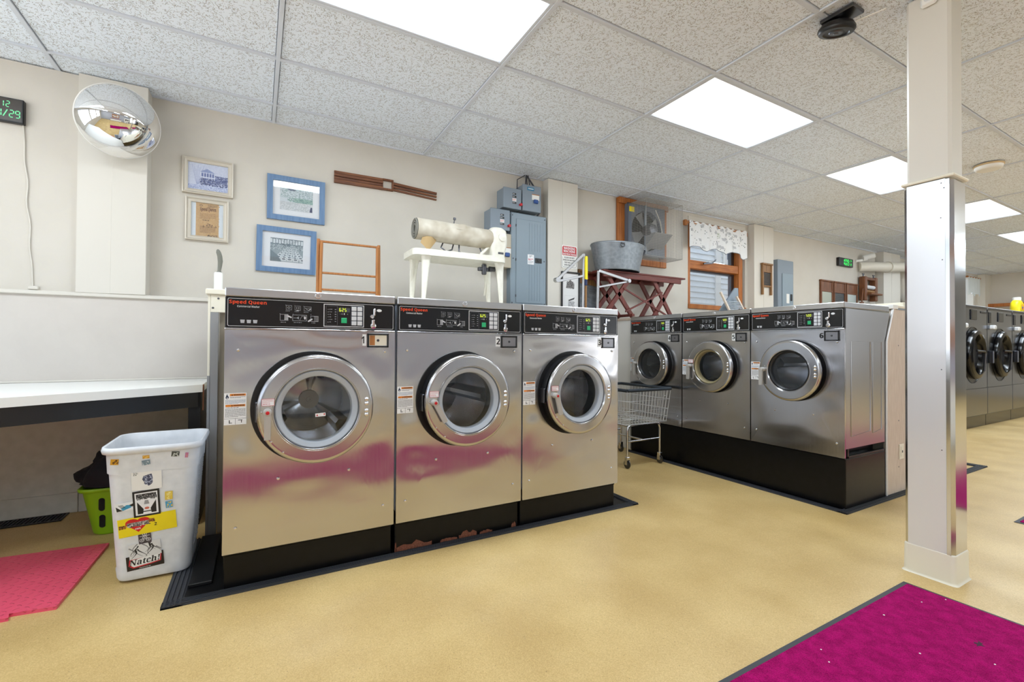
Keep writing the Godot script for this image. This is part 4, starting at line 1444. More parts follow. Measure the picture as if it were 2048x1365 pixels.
func build_wall_things() -> void:
	# digital clock and its cord
	var o := thing("digital_clock", "black digital wall clock showing 12 and 11/29, with a hanging cord", "clock", Vector3(-1.43, 2.447, -3.935))
	part(o, "case", G.new().span(Vector3(-0.16, 0, 0), Vector3(0.16, 0.148, 0.035), 0.004), M.black)
	part(o, "face", G.new().span(Vector3(-0.152, 0.008, 0.034), Vector3(0.152, 0.14, 0.0362)), mat(rgb(64, 58, 52), 0.25))
	part(o, "date_digits", digits(G.new(), "11/29", 0.018, 0.03, 0.037, 0.042, 0.64, 0.12), M.led_pale)
	part(o, "day_digits", digits(G.new(), "12", 0.058, 0.09, 0.037, 0.034, 0.75, 0.12), M.led_pale)
	part(o, "hour_digits", digits(G.new(), "10", -0.13, 0.04, 0.037, 0.08, 0.62, 0.12), M.led_pale)
	var cord := []
	for i in 25:
		var q := i / 24.0
		cord.append(Vector3(0.15 + 0.055 * q + 0.006 * sin(q * 23.0) * sin(q * PI), -1.0 * q, 0.006))
	part(o, "cord", G.new().tube(cord, 0.004, 6), M.trim)
	part(o, "plug", G.new().span(Vector3(0.185, -1.012, 0.0), Vector3(0.232, -0.99, 0.02), 0.003), M.trim)
	# convex mirror
	o = thing("convex_mirror", "round convex security mirror mounted on the pilaster near the ceiling", "mirror", Vector3(-0.775, 2.5, -3.71))
	var ax := Basis.from_euler(Vector3(0.34, 0.44, 0)) * Basis.from_euler(Vector3(PI / 2, 0, 0))
	var g := G.new()
	g.t = Transform3D(ax, Vector3.ZERO)
	var pr := []
	var rs := 0.236
	for i in 15:
		var a := lerpf(1.13, 0.0, i / 14.0)
		pr.append(Vector2(rs * sin(a), rs * cos(a) - rs * cos(1.13)))
	part(o, "mirror_dome", g.lathe(pr, 64), M.mirror)
	g = G.new()
	g.t = Transform3D(ax, Vector3.ZERO)
	part(o, "rim", g.lathe([Vector2(0.19, -0.016), Vector2(0.214, -0.012), Vector2(0.2165, -0.004), Vector2(0.2145, 0.003), Vector2(0.212, 0.003)], 64), M.white)
	g = G.new()
	g.t = Transform3D(ax, Vector3.ZERO)
	part(o, "back_plate", g.lathe([Vector2(0, -0.03), Vector2(0.06, -0.03), Vector2(0.19, -0.016)], 48), M.box_grey)
	part(o, "bracket", G.new().cyl(Vector3(0, 0.0, -0.03), Vector3(0.0, 0.03, -0.188), 0.012, 0.012).span(Vector3(-0.03, -0.02, -0.19), Vector3(0.03, 0.08, -0.18), 0.003), M.dark_steel)
	# framed pictures
	framed("framed_photo", "silver framed blue-tinted photo of a columned house, above the brown advert", -0.487, -0.173, 2.199, 2.463, 0.034, M.silver_frame, art_house(), Vector2(0, 0), 0.0, true)
	var ad := framed("framed_advert", "silver framed brown paper advert below the columned house photo", -0.465, -0.2, 1.86, 2.172, 0.034, M.silver_frame, art_advert(), Vector2(0, 0), 0.0, true)
	lettering(ad, "advert_lettering", "Speed Queen", Vector3(0.004, 0.235, 0.0066), 0.026, mat(rgb(96, 44, 30), 0.7), 0.1, "Droid Serif", Vector3(0, 0, 0.05), true, 0.25)
	framed("framed_landscape", "blue framed pale landscape print, higher of the two blue frames", 0.052, 0.47, 2.085, 2.432, 0.04, M.blue_frame, art_pond(), Vector2(0.05, 0.045), 0.0, false).rotation.x = 0.03
	framed("framed_laundry_photo", "blue framed photo of rows of washtubs, beside the wooden drying rack", -0.019, 0.404, 1.67, 2.022, 0.04, M.blue_frame, art_tubs(), Vector2(0.055, 0.045), -0.012, false).rotation.x = 0.05
	# sign on the pilaster
	o = thing("instruction_sign", "red and white washing machine instructions sign on the pilaster", "sign", Vector3(2.879, 1.927, -3.926))
	var sg := PackedVector2Array()
	for e in [[0.085, 0.225, 0.0], [-0.085, 0.225, PI / 2], [-0.085, 0.018, PI], [0.085, 0.018, PI * 1.5]]:
		for i in 5:
			sg.append(Vector2(e[0] + 0.017 * cos(e[2] + PI / 8 * i), e[1] + 0.017 * sin(e[2] + PI / 8 * i)))
	part(o, "plate", G.new().prism(sg, 0, 0.003), M.white)
	part(o, "border_line", G.new().tube([Vector3(-0.09, 0.12, 0.003), Vector3(-0.09, 0.022, 0.003), Vector3(-0.08, 0.012, 0.003), Vector3(0.08, 0.012, 0.003), Vector3(0.09, 0.022, 0.003), Vector3(0.09, 0.12, 0.003)], 0.0014, 4), M.black_ink)
	part(o, "red_field", G.new().prism(PackedVector2Array([Vector2(-0.092, 0.135), Vector2(0.092, 0.135), Vector2(0.092, 0.218), Vector2(0.082, 0.232), Vector2(-0.082, 0.232), Vector2(-0.092, 0.218)]), 0.003, 0.0036), M.red)
	for e in [["WASHING", 0.211, 0.026, 0.15], ["MACHINE", 0.18, 0.026, 0.15], ["INSTRUCTIONS", 0.149, 0.018, 0.172]]:
		lettering(o, "heading", e[0], Vector3(0, e[1], 0.0042), e[2], M.ink, e[3])
	for e in [["PLEASE DO NOT", 0.112, 0.13], ["OVERLOAD MACHINES", 0.086, 0.165], ["THEY WILL NOT", 0.06, 0.13], ["SPIN PROPERLY", 0.034, 0.13]]:
		lettering(o, "line_text", e[0], Vector3(0, e[1], 0.0034), 0.015, M.black_ink, e[2])
	# black framed prints below the sign
	var p := Paint.new(180, 300, rgb(226, 226, 226), 40)
	p.shape([Vector2(40, 118), Vector2(50, 80), Vector2(90, 50), Vector2(124, 76), Vector2(134, 118)], rgb(96, 92, 92)).specks(260, 44, 64, 86, 54, 7, [rgb(60, 58, 58), rgb(140, 136, 134), rgb(96, 92, 92)])
	p.frame(26, 178, 130, 100, 2, rgb(200, 200, 202)).shape([Vector2(66, 214), Vector2(140, 190), Vector2(132, 206), Vector2(74, 222)], rgb(50, 50, 52)).rect(66, 222, 70, 40, rgb(178, 178, 180)).specks(90, 66, 222, 70, 40, 6, [rgb(110, 110, 112), rgb(206, 206, 208)])
	o = thing("framed_print", "narrow black framed print of two small grey pictures under the sign", "picture", Vector3(2.892, 1.46, -3.926))
	g = G.new()
	g.span(Vector3(-0.12, 0, 0), Vector3(-0.104, 0.43, 0.02), 0.003).span(Vector3(0.104, 0, 0), Vector3(0.12, 0.43, 0.02), 0.003).span(Vector3(-0.104, 0, 0), Vector3(0.104, 0.016, 0.02), 0.003).span(Vector3(-0.104, 0.414, 0), Vector3(0.104, 0.43, 0.02), 0.003)
	part(o, "frame", g, M.black)
	sheet(o, "picture_print", 0, 0.215, 0.004, 0.208, 0.398, print_mat(p.tex(), 0.3))
	build_electrical()
	build_ironing_plank()
	# lint roller on the chase cap
	o = thing("lint_roller", "white lint roller with grey handle standing on the cream cap", "lint roller", Vector3(-0.21, 1.42, -3.25))
	g = G.new().lathe([Vector2(0, 0), Vector2(0.021, 0), Vector2(0.0225, 0.004), Vector2(0.0225, 0.105), Vector2(0.02, 0.112), Vector2(0, 0.112)], 24)
	part(o, "paper_roll", g, M.white)
	var pts := []
	var hd := G.new()
	for e in [[0.002, 0.112, 0.016, 0.014], [0.004, 0.122, 0.009, 0.009], [0.007, 0.15, 0.011, 0.01], [0.009, 0.18, 0.013, 0.012], [0.006, 0.21, 0.013, 0.011], [0.0, 0.232, 0.013, 0.01], [-0.003, 0.246, 0.009, 0.008], [-0.004, 0.252, 0.002, 0.002]]:
		var ring := []
		for i in 12:
			var a := TAU * i / 12.0
			ring.append(Vector3(e[0] + e[2] * cos(a), e[1], -e[3] * sin(a)))
		pts.append(ring)
	hd.loft(pts)
	part(o, "handle", hd, mat(rgb(112, 112, 102), 0.5))


func build_electrical() -> void:
	var o := thing("breaker_panel", "tall grey breaker panel with white label and black latch", "electrical panel", Vector3(2.38, 1.5, WALL))
	part(o, "box", G.new().span(Vector3(-0.2, 0, 0), Vector3(0.2, 0.92, 0.085), 0.004), M.panel_grey)
	part(o, "cover", G.new().span(Vector3(-0.21, -0.005, 0.085), Vector3(0.21, 0.93, 0.1), 0.012), M.panel_grey)
	var d := part(o, "door", G.new().span(Vector3(-0.15, 0.03, 0.1), Vector3(0.17, 0.87, 0.106), 0.003), M.panel_grey)
	var g := G.new()
	for i in 5:
		g.span(Vector3(0.0 + i * 0.032, 0.06 if i > 0 else 0.05, 0.106), Vector3(0.004 + i * 0.032, 0.42, 0.1085), 0.001)
		g.span(Vector3(0.0 + i * 0.032, 0.56, 0.106), Vector3(0.004 + i * 0.032, 0.84, 0.1085), 0.001)
	part(d, "pressed_rib", g, M.panel_grey)
	var p := Paint.new(60, 100, rgb(240, 240, 242), 50)
	p.words(16, 10, 30, 2, 10, 5, rgb(120, 120, 124)).words(6, 42, 48, 2, 9, 6, rgb(190, 60, 70)).words(8, 66, 44, 3, 9, 4, rgb(130, 130, 140))
	sheet(d, "paper_label", 0.02, 0.475, 0.106, 0.075, 0.1, print_mat(p.tex()))
	part(d, "latch", G.new().span(Vector3(0.07, 0.445, 0.106), Vector3(0.15, 0.495, 0.112), 0.003).span(Vector3(0.092, 0.46, 0.112), Vector3(0.112, 0.482, 0.118), 0.003), M.black)
	g = G.new()
	for e in [[-0.19, 0.9], [0.19, 0.9], [-0.19, 0.03], [0.19, 0.03], [-0.18, 0.47], [0.185, 0.47]]:
		g.to(Vector3(e[0], e[1], 0.099), Vector3(PI / 2, 0, 0)).lathe([Vector2(0.008, 0), Vector2(0.006, 0.004), Vector2(0, 0.004)], 8)
	for y in [0.1, 0.46, 0.8]:
		g.to(Vector3.ZERO).cyl(Vector3(-0.15, y - 0.012, 0.104), Vector3(-0.15, y + 0.012, 0.104), 0.005, 0.005, 8)
	part(o, "screw", g, M.dark_steel)
	# disconnect boxes: [label, x0, x1, y0, y1, material, side lever, blue tag]
	for e in [["grey disconnect box with red side lever, left of the taller box at the ceiling", 2.06, 2.262, 2.445, 2.645, M.box_grey, true, 0],
			["grey disconnect box with blue switch, topmost under the ceiling wires", 2.275, 2.492, 2.447, 2.71, M.box_grey, false, 1],
			["grey disconnect box with red side lever, above the beige box", 1.921, 2.134, 2.219, 2.42, M.box_grey, true, 0],
			["small beige switch box with blue switch beside the tall breaker panel", 1.97, 2.15, 1.86, 2.19, M.box_beige, false, 2]]:
		var w: float = e[2] - e[1]
		var h: float = e[4] - e[3]
		o = thing("disconnect_box", e[0], "switch box", Vector3((e[1] + e[2]) / 2, e[3], WALL), 0.0, "switch boxes on the back wall")
		part(o, "box", G.new().span(Vector3(-w / 2 + 0.004, 0.004, 0), Vector3(w / 2 - 0.004, h - 0.004, 0.14), 0.004), e[5])
		part(o, "cover", G.new().span(Vector3(-w / 2, 0, 0.135), Vector3(w / 2, h, 0.15), 0.004), e[5])
		if e[6]:
			p = Paint.new(64, 160, rgb(134, 146, 158), 51)
			p.rect(4, 0, 56, 26, rgb(30, 32, 36)).words(12, 9, 40, 1, 9, 8, rgb(220, 220, 220)).rect(0, 38, 64, 30, rgb(30, 32, 36)).words(6, 50, 50, 1, 9, 8, rgb(220, 220, 220)).rect(0, 76, 64, 44, rgb(230, 226, 226)).words(6, 84, 50, 3, 11, 5, rgb(200, 60, 60)).rect(0, 128, 64, 26, rgb(40, 42, 46)).words(6, 136, 50, 1, 9, 6, rgb(220, 220, 220))
			sheet(o, "printed_label", 0.02, h * 0.5, 0.15, 0.045, 0.11, print_mat(p.tex()))
			part(o, "side_lever", G.new().span(Vector3(w / 2, h * 0.2, 0.07), Vector3(w / 2 + 0.006, h * 0.85, 0.09), 0.002), M.black)
			part(o, "red_knob", G.new().cyl(Vector3(w / 2 - 0.016, h * 0.24, 0.148), Vector3(w / 2 - 0.012, h * 0.24, 0.172), 0.012, 0.014), M.red)
		else:
			var y := 0.12 if e[7] == 1 else 0.14
			part(o, "white_tag", G.new().span(Vector3(0.0, y, 0.15), Vector3(0.085, y + 0.05, 0.152)), M.white)
			part(o, "orange_stripe", G.new().span(Vector3(0.0, y + 0.05, 0.15), Vector3(0.085, y + 0.058, 0.152)), M.wood)
			part(o, "blue_switch", G.new().span(Vector3(0.018, y - 0.035, 0.15), Vector3(0.07, y + 0.005, 0.166), 0.006), mat(rgb(30, 72, 140), 0.35))
			if e[7] == 1:
				var bt := part(o, "maker_tag", G.new().span(Vector3(-0.055, h - 0.055, 0.15), Vector3(0.025, h - 0.022, 0.152), 0.0008), mat(rgb(30, 120, 160), 0.35))
				lettering(bt, "maker_lettering", "SIEMENS", Vector3(-0.015, h - 0.0385, 0.1528), 0.012, M.ink, 0.062)
	# wires out of the ceiling
	o = thing("conduit_bundle", "bundle of dark cables dropping from the ceiling to the switch boxes", "cables", Vector3(2.36, 2.44, WALL))
	for k in [[[Vector3(0, 0.4, 0.05), Vector3(-0.09, 0.34, 0.05), Vector3(-0.0915, 0.24, 0.05), Vector3(-0.0915, 0.03, 0.05)], 0.005], [[Vector3(0.01, 0.4, 0.06), Vector3(-0.01, 0.27, 0.07)], 0.006], [[Vector3(0.02, 0.4, 0.05), Vector3(0.02, 0.27, 0.06)], 0.006], [[Vector3(0.03, 0.4, 0.06), Vector3(0.05, 0.27, 0.07)], 0.006], [[Vector3(0.03, 0.4, 0.04), Vector3(0.13, 0.3, 0.03), Vector3(0.18, 0.16, 0.03), Vector3(0.2, 0.06, 0.03), Vector3(0.155, 0.005, 0.04)], 0.009]]:
		part(o, "cable", G.new().tube(k[0], k[1], 7), M.dark_steel)


func build_ironing_plank() -> void:
	# old wooden stretcher: wide slatted half, square hole, narrow forked half
	var o := thing("wooden_stretcher", "long old wooden stretcher board with a square hole, hung on the wall", "wooden tool", Vector3(0.541, 2.44, WALL))
	var j := 0
	for e in [[0.0, 0.02, 0.089, 0.11], [0.0, 0.02, 0.065, 0.085], [0.0, 0.02, 0.041, 0.061], [0.0, 0.02, 0.012, 0.037]]:
		var g := G.new()
		g.prism(PackedVector2Array([Vector2(0.0, e[2]), Vector2(0.4, e[2] + 0.006), Vector2(0.4, e[3] + 0.005), Vector2(0.0, e[3])]), 0.0, 0.022 + (j % 2) * 0.006)
		part(o, "slat", g, M.wood_dark_x)
		j += 1
	var g2 := G.new()
	g2.span(Vector3(0.395, 0.018, 0.002), Vector3(0.49, 0.034, 0.028), 0.002).span(Vector3(0.395, 0.1, 0.002), Vector3(0.49, 0.116, 0.028), 0.002).span(Vector3(0.477, 0.034, 0.002), Vector3(0.49, 0.1, 0.028), 0.002)
	part(o, "square_frame", g2, M.wood_dark)
	j = 0
	for e in [[0.076, 0.098], [0.051, 0.069], [0.026, 0.043]]:
		var g := G.new()
		g.prism(PackedVector2Array([Vector2(0.485, e[0]), Vector2(0.89, e[0] - 0.02 - j * 0.001), Vector2(0.89, e[1] - 0.024 - j * 0.002), Vector2(0.485, e[1])]), 0.0, 0.024 - j * 0.003)
		part(o, "tine", g, M.wood_dark_x)
		j += 1


# ---------------------------------------------------------------- antique things standing on the enclosures
func build_old_things() -> void:
	# folding wooden drying rack
	var o := thing("drying_rack", "folded wooden clothes drying rack standing against the wall", "drying rack", Vector3(0.58, 1.42, -3.5))
	for e in [[-0.215, 0.015, 0.0], [-0.198, -0.012, 0.03], [0.215, 0.015, 0.0], [0.198, -0.012, 0.03]]:
		part(o, "upright", G.new().cyl(Vector3(e[0], 0, e[2] + e[1]), Vector3(e[0] + (0.006 if e[0] < 0 else -0.002), 0.435 if absf(e[0]) > 0.2 else 0.41, e[2]), 0.011, 0.011, 10), M.wood)
	for y in [[0.42, 0.0], [0.195, 0.01], [0.075, 0.012]]:
		part(o, "rung", G.new().cyl(Vector3(-0.21, y[0], y[1]), Vector3(0.215, y[0], y[1]), 0.0085, 0.0085, 10), M.wood)
	build_mangle()
	# metal hanger poles behind washer 3
	o = thing("hanging_pole", "chrome pole with a triangular bracket and a yellow level taped to it", "pole", Vector3(2.42, 1.42, -3.1))
	part(o, "post", G.new().cyl(Vector3.ZERO, Vector3(0.006, 0.47, 0), 0.011, 0.011), M.pole)
	part(o, "bracket_arm", G.new().bar(Vector3(-0.01, 0.46, 0.01), Vector3(-0.3, 0.22, 0.04), 0.024, 0.012, Vector3(0, 0, 1), 0.003), M.pole)
	part(o, "bracket_arm", G.new().bar(Vector3(-0.29, 0.21, 0.04), Vector3(-0.01, 0.28, 0.01), 0.02, 0.012, Vector3(0, 0, 1), 0.003), M.pole)
	part(o, "pivot", G.new().cyl(Vector3(-0.3, 0.22, 0.02), Vector3(-0.3, 0.22, 0.06), 0.02, 0.02), M.pole)
	part(o, "level", G.new().span(Vector3(0.012, 0.25, 0.004), Vector3(0.034, 0.45, 0.022), 0.003), M.yellow, "yellow spirit level")
	part(o, "strap", G.new().span(Vector3(0.01, 0.2, 0.0), Vector3(0.032, 0.255, 0.02), 0.003), mat(rgb(30, 44, 84), 0.6))
	part(o, "wooden_stick", G.new().span(Vector3(0.014, 0.0, 0.002), Vector3(0.03, 0.2, 0.016), 0.002), M.wood_old)
	o = thing("hanging_pole", "chrome pole with a triangular bracket pointing to the red bench", "pole", Vector3(2.66, 1.42, -3.2))
	part(o, "post", G.new().cyl(Vector3.ZERO, Vector3(0.01, 0.36, 0), 0.012, 0.012), M.pole)
	part(o, "bracket_arm", G.new().bar(Vector3(0.01, 0.36, 0.01), Vector3(0.34, 0.295, 0.03), 0.026, 0.012, Vector3(0, 0, 1), 0.003), M.pole)
	part(o, "bracket_arm", G.new().bar(Vector3(0.34, 0.285, 0.03), Vector3(0.01, 0.215, 0.01), 0.018, 0.012, Vector3(0, 0, 1), 0.003), M.pole)
	part(o, "pivot", G.new().cyl(Vector3(0.34, 0.29, 0.01), Vector3(0.34, 0.29, 0.05), 0.018, 0.018), M.pole)
	washboard("washboard", "large old washboard with grey ribbed metal, behind the chrome pole", Vector3(3.17, 1.42, WALL), 0.29, 0.515, M.wood_old, M.galv, -0.1, "old washboards", 0.55)
	build_bench()
	build_fan()
	# valance
	o = thing("window_valance", "white printed scalloped valance over the wood window", "curtain", Vector3(5.33, 2.32, WALL + 0.07))
	part(o, "curtain_rod", G.new().cyl(Vector3(-0.6, 0.365, 0.0), Vector3(0.62, 0.365, 0.0), 0.01, 0.01).box(Vector3(-0.6, 0.365, -0.02), Vector3(0.05, 0.07, 0.05), 0.01).box(Vector3(0.62, 0.355, -0.02), Vector3(0.05, 0.07, 0.05), 0.01), M.wood)
	var p := Paint.new(512, 200, rgb(236, 237, 238), 60)
	for k in 26:
		var x := p.r.randf() * 480
		var y := p.r.randf() * 170
		var c := rgb(196, 198, 202)
		p.shape([Vector2(x, y + 8), Vector2(x + 22, y), Vector2(x + 30, y + 18), Vector2(x + 8, y + 27)], c)
		for i in 4:
			p.line(Vector2(x + 4 + i * 5, y + 8), Vector2(x + 10 + i * 5, y + 24), 1, rgb(168, 170, 174))
	for k in 90:
		p.oval(p.r.randf() * 512, p.r.randf() * 200, 2.5, 3.5, [rgb(110, 122, 112), rgb(140, 140, 146), rgb(90, 96, 92)][k % 3])
	for k in 10:
		p.oval(240 + p.r.randf() * 34, 50 + p.r.randf() * 50, 3, 4, rgb(128, 150, 110))
	var vm := print_mat(p.tex(), 0.9)
	vm.backlight_enabled = true
	vm.backlight = Color(0.35, 0.35, 0.35)
	var g := G.new()
	g.grid(60, 12, func(s: float, q: float):
		var x := -0.57 + 1.16 * s
		var low := 0.02 + 0.055 * absf(sin(s * PI * 3.0 + 0.5)) + (0.0 if s < 0.9 else -0.03)
		var y := lerpf(low, 0.385 + 0.012 * sin(s * 60.0), q)
		return Vector3(x, y, 0.016 + 0.012 * sin(s * 46.0) * (1.0 - q * 0.5) + 0.006 * sin(s * 19.0 + 2.0)))
	for i in g.u.size():
		g.u[i].y = 1.0 - g.u[i].y
	part(o, "cloth", g, vm)
	g = G.new()
	var hem := []
	for i in 61:
		var s := i / 60.0
		hem.append(Vector3(-0.57 + 1.16 * s, 0.02 + 0.055 * absf(sin(s * PI * 3.0 + 0.5)) + (0.0 if s < 0.9 else -0.03), 0.016 + 0.012 * sin(s * 46.0) + 0.006 * sin(s * 19.0 + 2.0)))
	part(o, "hem_piping", g.tube(hem, 0.004, 5), mat(rgb(120, 128, 138), 0.8))
	# things leaning by the window on washer 5
	o = thing("washboard_stand", "grey metal washboard leaning by the window on the enclosure behind washer 5", "washboard", Vector3(5.02, 1.428, -3.5))
	var lean := Vector3(-0.3, 0, 0)
	g = G.new().to(Vector3(0.16, 0, 0), lean)
	g.bar(Vector3(-0.16, 0.0, 0), Vector3(-0.27, 0.36, 0.0), 0.026, 0.02).bar(Vector3(0.13, 0.0, 0), Vector3(0.02, 0.32, 0.0), 0.024, 0.02)
	part(o, "side_post", g, M.wood_pale)
	g = G.new().to(Vector3(0.16, 0, 0), lean)
	for i in 12:
		g.bar(Vector3(-0.155 - i * 0.006, 0.02 + i * 0.02, 0.0), Vector3(0.125 - i * 0.006, 0.02 + i * 0.02, 0.0), 0.012, 0.012)
	part(o, "ribbed_metal", g, M.galv)
	g = G.new().to(Vector3(0.1, 0, -0.14), Vector3.ZERO)
	g.prism(PackedVector2Array([Vector2(-0.3, 0.0), Vector2(0.2, 0.0), Vector2(0.18, 0.42), Vector2(0.12, 0.42)]), -0.015, 0.0)
	part(o, "metal_sheet", g, M.box_grey)
	o = thing("paper_tray", "small white tray with a black stick beside the leaning washboard", "tray", Vector3(4.88, 1.42, -3.3))
	part(o, "tray", G.new().prism(PackedVector2Array([Vector2(-0.13, 0.05), Vector2(-0.1, 0.0), Vector2(0.14, 0.0), Vector2(0.13, 0.045)]), -0.12, 0.02), M.plastic_white)
	part(o, "black_stick", G.new().bar(Vector3(0.0, 0.03, -0.06), Vector3(0.07, 0.13, -0.08), 0.02, 0.012), M.black)
	var rest := thing("top_shelf", "cream shelf board behind washers 4 and 5 under the window", "shelf", Vector3(4.7, 0, -2.9))
	part(rest, "board", G.new().span(Vector3(0.03, 1.385, -1.12), Vector3(0.75, 1.42, 0.0), 0.003), M.cream)
	part(rest, "support", G.new().span(Vector3(0.08, 0.0095, -1.1), Vector3(0.7, 1.385, -0.05)), M.cream)


func washboard(called: String, label: String, at: Vector3, w: float, h: float, wood: Material, metal: Material, tilt: float, group: String, ribs := 0.62, glass := false) -> Node3D:
	var o := thing(called, label, "washboard", at, 0.0, group)
	o.rotation.z = tilt
	for s in [-1.0, 1.0]:
		part(o, "leg", G.new().span(Vector3(s * w / 2 - 0.014, 0, 0.004), Vector3(s * w / 2 + 0.014, h - 0.01, 0.034), 0.003), wood)
	part(o, "top_rail", G.new().span(Vector3(-w / 2 - 0.02, h - 0.025, 0.0), Vector3(w / 2 + 0.02, h, 0.042), 0.004), wood)
	part(o, "head_board", G.new().span(Vector3(-w / 2 + 0.012, h * 0.74, 0.012), Vector3(w / 2 - 0.012, h - 0.022, 0.024), 0.002), wood)
	part(o, "ledge", G.new().span(Vector3(-w / 2 + 0.012, h * 0.71, 0.01), Vector3(w / 2 - 0.012, h * 0.745, 0.03), 0.002), wood)
	var y0 := h * (0.72 - ribs)
	if glass:
		part(o, "glass_plate", G.new().span(Vector3(-w / 2 + 0.012, y0, 0.014), Vector3(w / 2 - 0.012, h * 0.71, 0.02)), metal)
	else:
		var n := int((h * 0.71 - y0) / 0.016)
		var g := G.new()
		g.span(Vector3(-w / 2 + 0.012, y0, 0.012), Vector3(w / 2 - 0.012, h * 0.71, 0.016))
		for i in n:
			var y := y0 + 0.008 + i * 0.016
			g.cyl(Vector3(-w / 2 + 0.014, y, 0.016), Vector3(w / 2 - 0.014, y, 0.016), 0.0055, 0.0055, 6)
		part(o, "ribbed_plate", g, metal)
	part(o, "bottom_rail", G.new().span(Vector3(-w / 2 + 0.012, y0 - 0.02, 0.01), Vector3(w / 2 - 0.012, y0, 0.03), 0.002), wood)
	return o


func build_mangle() -> void:
	# rotary ironing machine: white enamel stand, padded roll, gear head
	var o := thing("ironing_mangle", "antique white enamel ironing mangle with stained canvas roll", "ironing machine", Vector3(1.36, 1.42, -3.34))
	var tb := 0.385
	var plan := PackedVector2Array()
	for e in [[0.36, 0.12, 0.0], [-0.34, 0.1, PI / 2], [-0.34, -0.1, PI], [0.36, -0.12, PI * 1.5]]:
		for i in 7:
			plan.append(Vector2(e[0] - (0.05 if e[0] > 0 else 0.0) + 0.05 * cos(e[2] + PI / 12 * i), e[1] + 0.05 * sin(e[2] + PI / 12 * i)))
	var g := G.new()
	g.t = Transform3D(Basis(Vector3(1, 0, 0), Vector3(0, 0, -1), Vector3(0, 1, 0)), Vector3.ZERO)
	g.prism(plan, tb - 0.045, tb)
	part(o, "table", g, M.enamel)
	for e in [[-0.3, 0.1], [0.345, 0.1], [-0.33, -0.1], [0.33, -0.1]]:
		var rings := []
		var dx: float = signf(e[0])
		for q in [[tb - 0.005, 0.11, 0.07, -0.01], [tb - 0.035, 0.09, 0.058, -0.004], [tb - 0.07, 0.068, 0.048, 0.002], [tb - 0.13, 0.056, 0.04, 0.008], [tb - 0.25, 0.044, 0.032, 0.016], [0.03, 0.032, 0.026, 0.024], [0.0, 0.038, 0.03, 0.026]]:
			rings.append(rr(e[0] - dx * 0.02 + dx * q[3] * 0.8, e[1], q[1], q[2], minf(q[1], q[2]) * 0.45, q[0], 3))
		rings.reverse()
		part(o, "leg", G.new().loft(rings), M.enamel)
	part(o, "brace", G.new().bar(Vector3(-0.335, 0.33, -0.05), Vector3(-0.335, 0.14, -0.1), 0.012, 0.012).bar(Vector3(0.29, 0.33, -0.05), Vector3(0.29, 0.1, -0.1), 0.012, 0.012), M.enamel)
	# roll, slightly lumpy, spiral end
	var fn := FastNoiseLite.new()
	fn.frequency = 4.0
	fn.seed = 3
	g = G.new()
	g.grid(40, 26, func(s: float, q: float):
		var a := -TAU * s
		var r := 0.078 + 0.0035 * fn.get_noise_2d(cos(a) * 0.8, sin(a) * 0.8 + q * 6.0) + (0.004 if s > 0.62 and q < 0.7 else 0.0)
		return Vector3(-0.335 + 0.62 * q, 0.56 - 0.012 * q + r * cos(a), r * sin(a)), true)
	part(o, "padded_roll", g, M.canvas, "stained canvas covered roll")
	g = G.new()
	for k in [0.07, 0.052, 0.034]:
		var c := []
		for i in 18:
			c.append(Vector3(-0.338, 0.56 + k * cos(TAU * i / 18.0), k * sin(TAU * i / 18.0)))
		g.tube(c, 0.008, 6, true)
	g.cyl(Vector3(-0.33, 0.56, 0), Vector3(-0.28, 0.56, 0), 0.06, 0.06, 20)
	part(o, "roll_end", g, mat(rgb(128, 126, 118), 0.9))
	# loose corner of cloth hanging at the end, and a turned-up flap
	g = G.new()
	g.grid(8, 8, func(s: float, q: float):
		return Vector3(-0.29 + 0.12 * s - 0.02 * (1 - q), lerpf(0.385 + 0.07 * absf(s - 0.45) * 2.0, 0.5, q), 0.05 + 0.02 * sin(s * 4.0) - 0.01 * q))
	part(o, "cloth_tail", g, mat(rgb(178, 150, 106), 0.9), "brown stained cloth corner")
	g = G.new()
	g.grid(6, 6, func(s: float, q: float):
		return Vector3(-0.06 + 0.1 * s + 0.03 * q, 0.615 - 0.04 * q + 0.012 * s, 0.055 + 0.03 * q * (1.0 - s) + 0.015 * s))
	part(o, "cloth_flap", g, M.canvas)
	# gear head and arm
	g = G.new()
	var hs := []
	for q in [[0.385, 0.11, 0.13, 0.03], [0.44, 0.12, 0.14, 0.03], [0.5, 0.15, 0.16, 0.04], [0.56, 0.16, 0.17, 0.05], [0.62, 0.15, 0.15, 0.05], [0.645, 0.1, 0.1, 0.04]]:
		hs.append(rr(0.345, 0.0, q[1], q[2], q[3], q[0], 4))
	g.loft(hs)
	var lid: Array = hs[5]
	g.poly(lid)
	var gh := part(o, "gear_head", g, M.enamel)
	g = G.new().to(Vector3(0.36, 0.56, 0.08), Vector3(PI / 2, 0, 0))
	part(gh, "boss", g.lathe([Vector2(0.035, -0.01), Vector2(0.033, 0.012), Vector2(0.012, 0.016), Vector2(0, 0.016)], 20), M.enamel)
	part(gh, "name_plate", G.new().span(Vector3(0.33, 0.425, 0.068), Vector3(0.38, 0.44, 0.074), 0.002), M.dark_steel)
	part(o, "shoe_arm", G.new().tube([Vector3(0.28, 0.49, 0.02), Vector3(0.2, 0.42, 0.03), Vector3(0.19, 0.39, 0.03)], 0.012, 8), M.enamel)
	part(o, "lever", G.new().cyl(Vector3(-0.03, 0.6, 0.0), Vector3(-0.02, 0.672, 0.0), 0.004, 0.004, 8).cyl(Vector3(-0.02, 0.668, 0.0), Vector3(-0.019, 0.684, 0.0), 0.011, 0.011), M.dark_steel)
